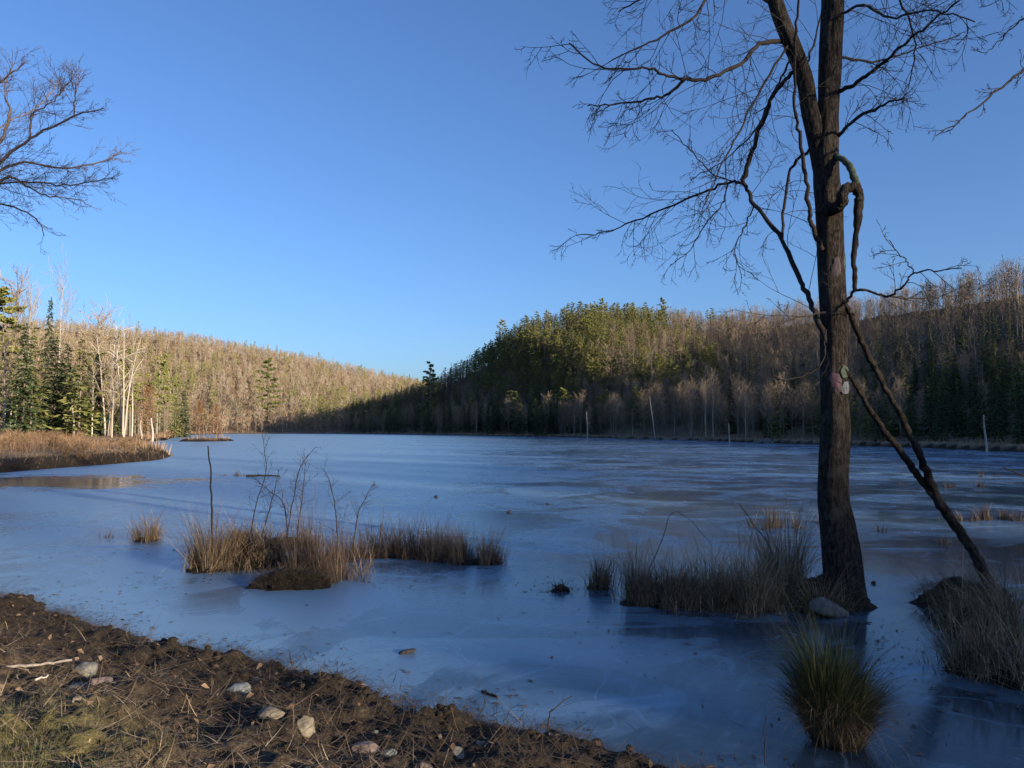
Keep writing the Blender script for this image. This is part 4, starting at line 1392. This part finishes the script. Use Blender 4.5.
for ctrl, r0, r1, n in LIMBS:
    P = smooth_poly([mpt(c) - base for c in ctrl], 6)
    L = np.linalg.norm(np.diff(P, axis=0), axis=1).sum()
    P[2:-1] += r.normal(0, .008, (len(P) - 3, 3))
    mb = MB()
    tube(mb, P, np.linspace(r0 * .72, r1 * .9, len(P)) * PXM * r.uniform(.88, 1.12, len(P)), 7, 0, .4)
    lb = mb.build('limb', M['branch_dark'], tree, smooth=True)
    tw = MB()
    sprig(tw, P, None, r, int(n * 1.0), (.3, .3 + min(1.1, L * .42)), 0, 2, .05, (.4, 1.0), .1, .005, .22)
    tw.build('twigs', M['branch_dark'], lb)

# the hooked broken limb, mossy above
mb = MB()
P = smooth_poly([np.append(mpt(c) - base, c[3]) for c in [(822, 210, -.05, 6), (833, 209, -.22, 6), (841, 203, -.33, 5.5), (843, 193, -.38, 5), (850, 187, -.4, 5), (857, 190, -.4, 5), (859, 203, -.4, 4.2), (856.5, 235, -.4, 3), (854, 265, -.4, 2.4), (855, 291, -.4, 2.2)]], 6)
P[:, :3] += r.normal(0, .006, P[:, :3].shape)
tube(mb, P[:, :3], P[:, 3] * PXM * r.uniform(.82, 1.15, len(P)), 11, 0, .4)
mb.build('hooked_limb', M['trunk'], tree, smooth=True)['label'] = 'hooked broken limb bent down beside the trunk'
mb = MB()
P = smooth_poly([mpt(c) - base for c in [(832, 153, -.05), (840, 158, -.2), (848, 164, -.3), (853, 174, -.38), (858, 189, -.4)]], 6)
tube(mb, P + r.normal(0, .005, P.shape), np.linspace(2.6, 3.6, len(P)) * PXM, 8, 0, .4)
mb.build('mossy_limb', M['moss'], tree, smooth=True)['label'] = 'mossy green limb arching down to the hook'


def paint(px, py, rx, ry, c, seed, lab):
    """painted blotch lying on the bark, a hair proud of it"""
    zc = at(px, py, TD).z
    i = np.argmin(np.abs(TR[:, 2] + base[2] - zc))
    rr_ = TR[i, 3] * 1.0
    ox = at(px, py, TD).x - (TR[i, 0] + base[0])
    a0 = math.asin(max(-.9, min(.9, ox / rr_)))
    n, m = 20, 7
    V = [(0, 0)]
    rg = np.random.default_rng(seed)
    ph = rg.random(4) * 6.28
    ring = []
    for k in range(m):
        for j in range(n):
            t = 2 * PI * j / n
            q = (k + 1) / m * (1 + .16 * math.sin(2 * t + ph[0]) + .12 * math.sin(3 * t + ph[1]) + .08 * math.sin(7 * t + ph[2]))
            ring.append((q * math.cos(t) * rx * PXM, q * math.sin(t) * ry * PXM, (k + 1) / m))
    pts = [(0, 0, 0)] + ring
    W = []
    for x, z, q in pts:
        a = a0 + x / rr_
        zz = zc + z - base[2]
        cx = np.interp(zz, TR[:, 2], TR[:, 0]); cy = np.interp(zz, TR[:, 2], TR[:, 1]); rad = np.interp(zz, TR[:, 2], TR[:, 3]) * 1.055 + .006 * (1 - q ** 3)
        W.append((cx + math.sin(a) * rad, cy - math.cos(a) * rad, zz))
    T3 = [(0, 1 + (j + 1) % n, 1 + j) for j in range(n)]
    Q4 = [(1 + k * n + j, 1 + k * n + (j + 1) % n, 1 + (k + 1) * n + (j + 1) % n, 1 + (k + 1) * n + j) for k in range(m - 1) for j in range(n)]
    mb = MB(); mb.add(W, Q4); mb.add(W, T3)
    o = mb.build('paint_patch', patch_mat('paint', c), tree, smooth=True)
    o['label'] = lab


paint(830, 383, 5.5, 10, (.17, .075, .095), 1, 'faded pink painted patch of the lower group')
paint(841, 373, 7, 6.5, (.075, .13, .07), 2, 'faded green painted patch of the lower group')
paint(842, 388, 8, 6.5, (.17, .18, .2), 3, 'whitish painted patch of the lower group')
paint(831, 270, 5, 9, (.10, .055, .07), 4, 'faint pink painted patch high on the trunk')
paint(841, 264, 3, 8, (.055, .11, .08), 5, 'thin green painted streak high on the trunk')

# root mound under the tree
o = thing('root_mound', 'dark earthy mound of roots around the big trunk', 'mound', (base[0] - .22, base[1] - .02, 0))
lump('earth', M['mud'], o, .42, .34, .3, 14, 5)

# leaning forked stem resting against the trunk
b0 = gnd(991, 587)
lean = thing('leaning_stem', 'forked dead stem leaning from the ice onto the big trunk', 'stem', tuple(b0))
pts = lambda cs: smooth_poly([np.append(np.array(at(c[0], c[1], c[2])) - np.array(b0), c[3]) for c in cs], 7)
for nm, cs in (('main_stem', [(994, 592, 9.5, 6.4), (991, 585, 9.5, 6), (975, 556, 9.42, 5.2), (960, 532, 9.35, 5), (944, 510, 9.28, 5), (935, 494, 9.2, 4.5), (922, 461, 9.05, 3.6), (910, 436, 8.95, 3.4), (897, 408, 8.85, 3.1), (885, 387, 8.8, 2.7), (872, 363, 8.7, 3.0), (858, 333, 8.6, 2.8), (848, 309, 8.53, 2.4), (838, 290, 8.56, 1.8)]),
               ('side_stem', [(940, 504, 9.25, 3.6), (929, 490, 9.2, 3.4), (913, 469, 9.1, 3.4), (897, 446, 8.98, 3.2), (885, 432, 8.9, 3.0), (869, 408, 8.75, 2.6), (854, 383, 8.6, 2.1), (846, 371, 8.53, 1.6), (838, 360, 8.57, 1.3)])):
    P = pts(cs)
    P[:, :3] += r.normal(0, .007, P[:, :3].shape)
    mb = MB(); tube(mb, P[:, :3], P[:, 3] * 9 / F * r.uniform(.9, 1.1, len(P)), 10, 0, .5)
    mb.build(nm, M['trunk'], lean, smooth=True)

# the tree whose crown reaches in from the west, and the one from the east -------------
def edge_tree(name, label, D, trunk, limbs, mat, seed, tl, dens, rad):
    r = np.random.default_rng(seed)
    b = np.array(at(trunk[0][0], trunk[0][1], D))
    b[2] = tz(b[0], b[1])
    o = thing(name, label, 'tree', tuple(b))
    k = D / F
    P = smooth_poly([np.append(np.array(at(c[0], c[1], D)) - b, c[2] * k) for c in trunk], 6); P[0, 2] = -.3
    mb = MB(); tube(mb, P[:, :3], P[:, 3], 10, 0, .4); mb.build('trunk', M['trunk'], o, smooth=True)
    tw = MB()
    for ctrl, r0, r1, n in limbs:
        P = smooth_poly([np.array(at(c[0], c[1], D + c[2])) - b for c in ctrl], 6)
        P[2:-1] += r.normal(0, .012, (len(P) - 3, 3))
        mb = MB(); tube(mb, P, np.linspace(r0 * .55, r1 * .7, len(P)) * k, 6, 0, .5); lb = mb.build('limb', mat, o, smooth=True)
        tw = MB(); sprig(tw, P, None, r, int(n * dens), tl, 0, 2, .15, (.35, .8), .15, rad, .14)
        tw.build('twigs', mat, lb)
    return o


edge_tree('bare_tree', 'sunlit bare tree whose fan of twigs hangs into the sky from the picture edge', 16,
          [(-130, 520, 15), (-126, 400, 12), (-118, 300, 11), (-108, 200, 9), (-98, 100, 6), (-90, 20, 3)],
          [([(-116, 290, 0), (-60, 220, -.3), (0, 163, -.6), (30, 139, -.8), (72, 117, -1), (104, 108, -1.2)], 4, .7, 18),
           ([(-112, 240, 0), (-50, 180, .3), (0, 141, .6), (9, 111, .8), (5, 90, .9), (12, 62, 1)], 4, .7, 16),
           ([(-60, 220, -.3), (-20, 185, -.2), (18, 163, 0), (60, 168, .2), (99, 162, .4), (124, 152, .6)], 3, .6, 22),
           ([(-112, 250, 0), (-50, 195, .8), (0, 181, 1), (12, 177, 1), (27, 186, 1.1), (45, 195, 1.2), (80, 200, 1.3)], 4, .7, 16),
           ([(-114, 270, 0), (-50, 215, .6), (0, 204, .5), (36, 219, .4), (44, 236, .4)], 3, .5, 12),
           ([(30, 139, -.8), (33, 114, -.9), (54, 100, -1), (72, 80, -1)], 1.6, .5, 10),
           ([(74, 117, -1), (75, 96, -1.1), (78, 84, -1.2)], 1.2, .5, 6),
           ([(-105, 170, 0), (-40, 110, -.8), (0, 82, -1), (25, 62, -1.2)], 3, .6, 16),
           ([(-20, 185, -.2), (30, 182, -1), (70, 185, -1.4), (110, 178, -1.6)], 2, .5, 18),
           ([(-50, 180, .3), (0, 128, 1.4), (40, 105, 1.8), (60, 78, 2)], 2, .5, 14)],
          M['branch_warm'], 5, (.35, 1.15), 2.6, .0055)
edge_tree('bare_tree', 'bare tree out past the picture edge whose thin twigs droop in', 7.6,
          [(1155, 585, 18), (1152, 400, 15), (1148, 200, 13), (1145, 50, 10), (1140, -100, 7)],
          [([(1147, 110, 0), (1090, 50, -.2), (1050, 60, -.3), (1024, 70, -.3), (995, 93, -.4), (968, 113, -.5), (936, 136, -.6)], 4, .6, 14),
           ([(1146, 60, 0), (1080, 10, .3), (1030, 15, .5), (1005, 35, .6), (985, 55, .6)], 3, .5, 10),
           ([(1144, 20, 0), (1070, -25, .2), (1020, -12, .3), (990, 5, .4)], 3, .5, 8)],
          M['branch_dark'], 6, (.12, .45), 1.0, .005)


# ------------------------------------------------------------------ stones
def stone(name, label, px, py, z, sx, sy, sz, mat, seed, rz=0, cuts=9, group=None, cat='stone'):
    p = gnd(px, py, z)
    bm = bmesh.new()
    bmesh.ops.create_icosphere(bm, subdivisions=4, radius=1)
    rg = np.random.default_rng(seed)
    for _ in range(cuts):
        n = Vector(unit(rg.normal(size=3))); dd = rg.uniform(.5, .82)
        for v in bm.verts:
            k = v.co.dot(n)
            if k > dd: v.co -= n * (k - dd) * .92
    for v in bm.verts:
        n = mnoise.fractal(v.co * 2.2 + Vector((seed * 2.3, 0, 0)), 1, 2, 4)
        v.co *= 1 + .10 * n
        kk = 1.3 if z > .1 else 1.0
        v.co = Vector((v.co.x * sx * kk, v.co.y * sy * kk, v.co.z * sz * kk))
    me = bpy.data.meshes.new(name); bm.to_mesh(me); bm.free()
    me.materials.append(M[mat])
    for f in me.polygons: f.use_smooth = True
    o = bpy.data.objects.new(name, me); C.objects.link(o)
    zz = z
    if z > 0.1:
        zz = float(bank_h(np.array([p.x]), np.array([p.y]))[0][0]) - sz * .1
    o.location = (p.x, p.y, zz); o.rotation_euler = (rg.normal() * .15, rg.normal() * .15, rz)
    return tag(o, label, cat, group)


stone('stone', 'rounded grey stone in the ice at the foot of the big trunk', 829, 610, .06, .23, .15, .13, 'rock_grey', 3, .2, 5)
stone('stone', 'grey two toned stone at the end of the peeled stick', 86, 664, .3, .085, .07, .075, 'rock_grey', 5, .4)
stone('stone', 'bluish flat slab stone beside the dark wrack', 236, 682, .2, .085, .07, .05, 'rock_slate', 6, .9)
stone('stone', 'small pale pebble just above the bluish slab', 256, 669, .2, .035, .03, .025, 'rock_tan', 7)
stone('stone', 'long tan stone lying flat beside the upright tan one', 272, 720, .25, .075, .05, .04, 'rock_tan', 8, -.3)
stone('stone', 'upright pale tan stone with an angular face', 305, 726, .25, .05, .045, .065, 'rock_tan', 9, .5)
stone('stone', 'angular pinkish stone, largest on the near bank', 366, 741, .22, .075, .06, .055, 'rock_pink', 10, .2)
stone('stone', 'small bluish pebble behind the pinkish stone', 374, 721, .22, .024, .024, .03, 'rock_slate', 11)
stone('stone', 'small round grey pebble next to the pinkish stone', 390, 746, .22, .036, .03, .028, 'rock_slate', 12)
stone('stone', 'dark bluish stone at the edge of the wrack', 481, 741, .18, .045, .04, .04, 'rock_slate', 13)
stone('stone', 'mottled grey stone near the bottom of the bank', 458, 757, .2, .035, .035, .035, 'rock_grey', 14)
stone('stone', 'flat reddish stone by the bottom edge of the picture', 425, 765, .22, .05, .04, .03, 'rock_pink', 15)
stone('stone', 'flat brownish pink stone below the grey two toned one', 100, 686, .3, .07, .05, .03, 'rock_pink', 16, .3)
stone('stone', 'dull grey flat stone beside the brownish pink one', 80, 681, .3, .065, .05, .03, 'rock_grey', 17, .1)
stone('stone', 'small tan pebble between the grey stone and the wrack', 117, 675, .3, .03, .025, .03, 'rock_tan', 18)
stone('stone', 'tiny white pebble in the dry litter', 76, 709, .35, .022, .02, .018, 'rock_tan', 19)
stone('ice_stone', 'dark lump frozen alone on the near ice', 408, 652, .01, .085, .06, .03, 'rock_dark', 20)
stone('ice_stone', 'dark half sunk stone under the central reeds', 741, 619, .0, .09, .06, .05, 'rock_dark', 21)
stone('ice_stone', 'dark knob on the ice beyond the long reed strip', 436, 497, .02, .06, .05, .06, 'rock_dark', 22)
stone('ice_stone', 'dark knob in open ice behind the end of the reed strip', 509, 512, .02, .06, .05, .05, 'rock_dark', 23)
stone('ice_stone', 'dark knob farther along the open ice', 548, 504, .02, .06, .05, .05, 'rock_dark', 24)
stone('ice_stone', 'tiny dark knob on the ice beside the big trunk', 874, 583, .01, .035, .03, .03, 'rock_dark', 25)
for i, (px, py, Y, s) in enumerate([(622, 439.2, 166, .9), (640, 439.6, 160, .7), (655, 440.3, 150, 1.0), (667, 440.6, 146, .8), (683, 441, 139, .9), (702, 441.7, 127, .8), (760, 443.4, 112, .7), (769, 443.6, 110, 1.0)]):
    stone('shore_boulder', 'grey boulder at the water along the shaded far shore', px, py, 0, s * 1.3, s, s * .8, 'rock_grey', 60 + i, i, 9, 'boulders along the shaded shore', 'boulder')

# ------------------------------------------------------------------ litter, wrack, brush (uncountable)
r = np.random.default_rng(99)


def on_bank(n, x0=-8, x1=3.2, y0=2.2, y1=9.5, keep=None):
    X = r.uniform(x0, x1, n); Y = r.uniform(y0, y1, n)
    Z, Dd = bank_h(X, Y)
    ok = keep(X, Y, Dd) & (np.abs(X) < Y * .8 + .5)
    return X[ok], Y[ok], Z[ok], Dd[ok]


def strands(mb, X, Y, Z, L, w, tint, lift=.25):
    n = len(X)
    blades(mb, np.stack([X, Y, Z + .004], -1), L, r.random(n) * 6.28, np.clip(r.normal(1.46, lift * .6, n), .5, 1.75), r.normal(.08, .35, n), w, tint, 5)


mb = MB()
X, Y, Z, Dd = on_bank(150000, keep=lambda x, y, d: (d > -.12) & (r.random(len(x)) < .35 + .65 * vn(x * 2.2, y * 2.2, 60)))
wet = np.clip(1.7 - Dd / .9, 0, 1) + np.clip((X + 1.2) / 3, 0, 1) * .5
tint = np.clip(r.beta(1.6, 2.4, len(X)) * (1.15 - .75 * np.clip(wet, 0, 1)) + .02, 0, 1)
strands(mb, X, Y, Z, r.uniform(.05, .26, len(X)), r.uniform(.0022, .006, len(X)), tint)
X, Y, Z, Dd = on_bank(1300, keep=lambda x, y, d: d > .05)
tint = np.clip(r.beta(2.4, 2.6, len(X)), 0, 1)
strands(mb, X, Y, Z + .01, r.uniform(.25, .6, len(X)), r.uniform(.003, .0065, len(X)), tint, .2)
n = 60000
X = r.uniform(-7, 3, n); Y = r.uniform(3.4, 10, n)
Dd = shore_d(X, Y)
ok = (Dd < .2) & (r.random(n) < np.exp(np.minimum(Dd, 0) / .16) * sst((fbm(X * 1.6, Y * 1.6, 3, 83) - .36) / .16)) & (np.abs(X) < Y * .8 + .5)
X, Y, Dd = X[ok], Y[ok], Dd[ok]
Z = np.maximum(bank_h(X, Y)[0], 0)
strands(mb, X, Y, Z + r.uniform(0, .035, len(X)), r.uniform(.05, .2, len(X)), r.uniform(.003, .009, len(X)), np.clip(r.beta(1.2, 6, len(X)), 0, 1), .15)
o = mb.build('dead_grass_litter', M['litter'])
tag(o, 'matted dead stems and wrack covering the near bank', 'litter', kind='stuff')

mb = MB()
X, Y, Z, Dd = on_bank(5200, keep=lambda x, y, d: (d > .25) & (r.random(len(x)) < .25 + .75 * vn(x * 1.4, y * 1.4, 64)))
n = len(X)
a = r.random(n) * 6.28; s = r.uniform(.010, .03, n)
tl = r.normal(0, .35, n); t2 = r.normal(0, .35, n)
e = np.stack([np.cos(a), np.sin(a), tl], -1); f = np.stack([-np.sin(a), np.cos(a), t2], -1)
c = np.stack([X, Y, Z + .012 + s * .25], -1)
up = np.array([0, 0, 1.])
V = np.stack([c - e * s[:, None], c - f * s[:, None] * .55 + up * (s * r.uniform(-.1, .5, n))[:, None], c + e * s[:, None], c + f * s[:, None] * .55 + up * (s * r.uniform(-.1, .5, n))[:, None]], 1)
idx = np.arange(n * 4).reshape(n, 4)
T3 = np.concatenate([idx[:, [0, 1, 2]], idx[:, [0, 2, 3]]])
tn = r.beta(2, 2, n)
mb.add(V.reshape(-1, 3), T3, 0, np.concatenate([tn, tn]))
o = mb.build('fallen_leaves', M['leaf'])
tag(o, 'curled brown fallen leaves strewn over the near bank', 'leaves', kind='stuff')

# short half green grass at the dry end of the bank
mb = MB()
X, Y, Z, Dd = on_bank(60000, x0=-6, x1=-1.6, y0=2.6, y1=6.5, keep=lambda x, y, d: (d > .8) & (r.random(len(x)) < sst(1.3 - np.hypot((x + 2.8) / 1.1, (y - 3.75) / .9)) * (.15 + .85 * sst((vn(x * 2.3, y * 2.3, 70) - .25) / .4))))
n = len(X)
blades(mb, np.stack([X, Y, Z - .005], -1), r.uniform(.03, .1, n), r.random(n) * 6.28, np.abs(r.normal(.5, .4, n)), r.uniform(.2, 1.4, n), r.uniform(.002, .0035, n), np.clip(r.beta(2, 1.6, n) + .12, 0, 1), 3)
o = mb.build('turf', M['green_blade'])
tag(o, 'short yellowing grass on the dry corner of the bank', 'grass', kind='stuff')

# clods of wet mud along the water's edge
bm = bmesh.new(); bmesh.ops.create_icosphere(bm, subdivisions=2, radius=1)
CV = np.array([v.co[:] for v in bm.verts]); CF = np.array([[v.index for v in f.verts] for f in bm.faces]); bm.free()
X, Y, Z, Dd = on_bank(14000, keep=lambda x, y, d: (d > -.12) & (r.random(len(x)) < np.exp(-((d - .35) / .5) ** 2) * (.15 + .85 * sst((vn(x * 2, y * 2, 61) - .3) / .4))))
mb = MB()
for x, y, z in zip(X, Y, Z):
    sc_ = r.uniform(.006, .024) * r.uniform(.5, 1.4)
    k_ = 1 + .35 * (vn(CV[:, 0] * 1.7 + x * 31, CV[:, 1] * 1.7 + CV[:, 2] * 2.3 + y * 17, 5) - .5) * 2
    V = CV * k_[:, None] * np.array([sc_ * r.uniform(.8, 1.6), sc_ * r.uniform(.8, 1.6), sc_ * r.uniform(.6, 1)])
    a = r.random() * 6.28
    V = np.stack([V[:, 0] * math.cos(a) - V[:, 1] * math.sin(a) + x, V[:, 0] * math.sin(a) + V[:, 1] * math.cos(a) + y, V[:, 2] + z + sc_ * .2], -1)
    mb.add(V, CF)
o = mb.build('mud_clods', M['mud'], smooth=True)
tag(o, 'black clods of wet mud along the edge of the near bank', 'mud', kind='stuff')

# dark wrack scraps frozen into the ice along the bank and round the reeds
mb = MB()
n = 26000
X = r.uniform(-7, 4, n); Y = r.uniform(3.5, 11, n)
Dd = shore_d(X, Y)
ok = (Dd < .1) & (r.random(n) < np.exp(np.minimum(Dd, 0) / .32) * (vn(X * 1.5, Y * 1.5, 80) > .42) + .004)
X, Y = X[ok], Y[ok]
for px, py, sx, sy, k in [(560, 590, .35, .5, 60), (640, 620, 1.2, .5, 120), (395, 582, .6, .35, 60), (930, 650, .5, .7, 160), (960, 690, .6, .4, 150), (120, 552, .7, .5, 60), (200, 580, .8, .4, 120), (885, 725, .25, .3, 60), (800, 640, .7, .4, 60), (700, 640, 1.2, .4, 40)]:
    g = gnd(px, py)
    X = np.concatenate([X, g.x + r.normal(0, sx, k)]); Y = np.concatenate([Y, g.y + r.normal(0, sy, k)])
n = len(X)
a = r.random(n) * 6.28; s = r.uniform(.003, .02, n) * r.uniform(.4, 1.5, n)
e = np.stack([np.cos(a), np.sin(a), 0 * a], -1); f = np.stack([-np.sin(a), np.cos(a), 0 * a], -1)
c = np.stack([X, Y, np.full(n, .006)], -1)
rg = r.uniform(.2, .6, (n, 1))
V = np.stack([c - e * s[:, None] * 1.6, c - f * s[:, None] * rg, c + e * s[:, None] * 1.6, c + f * s[:, None] * rg, c + up * (s * r.uniform(.15, .5, n))[:, None]], 1)
idx = np.arange(n * 5).reshape(n, 5)
mb.add(V.reshape(-1, 3), np.concatenate([idx[:, [0, 1, 4]], idx[:, [1, 2, 4]], idx[:, [2, 3, 4]], idx[:, [3, 0, 4]]]), 0, np.tile(r.random(n) * .35, 4))
o = mb.build('ice_debris', M['litter'])
tag(o, 'dark scraps of wrack frozen into the ice near bank and reeds', 'debris', kind='stuff')

# brush on the spit and dry grass along the sunlit shores
mb = MB()
n = 150000
X = r.uniform(-75, -12, n); Y = r.uniform(30, 132, n)
Dd = shore_d(X, Y); px, py = pxpy(X, Y, X * 0)
ok = (Dd > .8) & (px > -60) & (px < 185) & (np.hypot(X - ISL.x, Y - ISL.y) > 8)
dens = np.clip(1.3 - Y / 110, .25, 1)
ok &= r.random(n) < dens
X, Y, Dd = X[ok], Y[ok], Dd[ok]
n = len(X)
Z = terrain(X, Y) - .05
bsh = sst((fbm(X * .45, Y * .45, 3, 90) - .38) / .25)
hgt = (.14 + .8 * sst((Dd - .4) / 5) * (.08 + bsh)) * r.uniform(.3, 1.15, n)
blades(mb, np.stack([X, Y, Z], -1), hgt, r.random(n) * 6.28, np.abs(r.normal(.35, .5, n)), r.normal(.3, .9, n), r.uniform(.008, .024, n), np.clip(r.beta(2, 2, n) * (.55 + .9 * vn(X * .3 + 9, Y * .3, 91)) - .25 * (Dd < .8), 0, 1), 3)
o = mb.build('dry_brush', M['brush'])
tag(o, 'tawny sunlit brush and dead grass covering the low spit', 'brush', kind='stuff')

mb = MB()
n = 60000
X = r.uniform(-60, -12, n); Y = r.uniform(30, 70, n)
Dd = shore_d(X, Y); px, py = pxpy(X, Y, X * 0)
ok = (Dd > -.15) & (Dd < 2.6) & (px > -60) & (px < 185)
X, Y, Dd = X[ok], Y[ok], Dd[ok]; n = len(X)
blades(mb, np.stack([X, Y, terrain(X, Y) - .03], -1), r.uniform(.08, .45, n) * (.4 + 1.1 * vn(X * 1.3, Y * 1.3, 95)), r.random(n) * 6.28, np.abs(r.normal(.7, .5, n)), r.normal(.5, .7, n), r.uniform(.012, .04, n), np.clip(r.beta(1.2, 4.5, n), 0, 1), 3)
o = mb.build('edge_sedge', M['litter'])
tag(o, 'dark matted sedge on the muddy edge of the spit', 'grass', kind='stuff')

mb = MB()
n = 90000
az_ = np.radians(r.uniform(-27, 35, n)); q = r.uniform(60, 460, n)
X = q * np.sin(az_); Y = q * np.cos(az_)
Dd = shore_d(X, Y)
ok = (Dd > .1) & (Dd < 5) & (q > 62)
X, Y, Dd = X[ok], Y[ok], Dd[ok]; n = len(X)
Z = terrain(X, Y) - .05
blades(mb, np.stack([X, Y, Z], -1), r.uniform(.3, 1.0, n) * (1 + (Y > 220)), r.random(n) * 6.28, np.abs(r.normal(.25, .2, n)), r.normal(.2, .4, n), r.uniform(.05, .12, n), np.clip(r.beta(2.4, 1.8, n), 0, 1), 2)
o = mb.build('shore_grass', M['brush'])
tag(o, 'pale dead grass fringing the far edge of the ice', 'grass', kind='stuff')

# ------------------------------------------------------------------ light, sky, camera
sc = bpy.context.scene
w = bpy.data.worlds.new('World'); sc.world = w
w.use_nodes = True
nt = w.node_tree
bg = nt.nodes.get('Background') or nt.nodes.new('ShaderNodeBackground')
sky = nt.nodes.new('ShaderNodeTexSky')
sky.sky_type = 'NISHITA'; sky.sun_disc = False
sky.sun_elevation = SUN_EL; sky.sun_rotation = SUN_AZ
sky.altitude = 0; sky.air_density = 1.0; sky.dust_density = 1.5; sky.ozone_density = 5.0
mx = nt.nodes.new('ShaderNodeMix'); mx.data_type = 'RGBA'; mx.blend_type = 'MULTIPLY'; mx.inputs[0].default_value = 1
nt.links.new(sky.outputs[0], mx.inputs[6]); mx.inputs[7].default_value = (.98, .94, 1.03, 1)
nt.links.new(mx.outputs[2], bg.inputs[0])
bg.inputs[1].default_value = .11

sl = bpy.data.lights.new('sun', 'SUN'); sl.energy = 5.0; sl.angle = R(.53); sl.color = (1, .84, .62)
so = bpy.data.objects.new('sun', sl); C.objects.link(so)
so.rotation_euler = (-S).to_track_quat('-Z', 'Y').to_euler()

cam = bpy.data.cameras.new('camera'); cam.lens = 26; cam.sensor_width = 36; cam.clip_end = 6000; cam.clip_start = .05
co = bpy.data.objects.new('camera', cam); C.objects.link(co)
co.location = (0, 0, H); co.rotation_euler = (PI / 2 + PITCH, 0, 0)
sc.camera = co
sc.view_settings.view_transform = 'Standard'
sc.view_settings.look = 'None'
sc.view_settings.gamma = 1
sc.view_settings.exposure = 1.05
sc.view_settings.use_curve_mapping = False
sc.cycles.max_bounces = 5
sc.cycles.diffuse_bounces = 2
sc.cycles.glossy_bounces = 2
sc.cycles.use_adaptive_sampling = True
sc.cycles.adaptive_threshold = .02
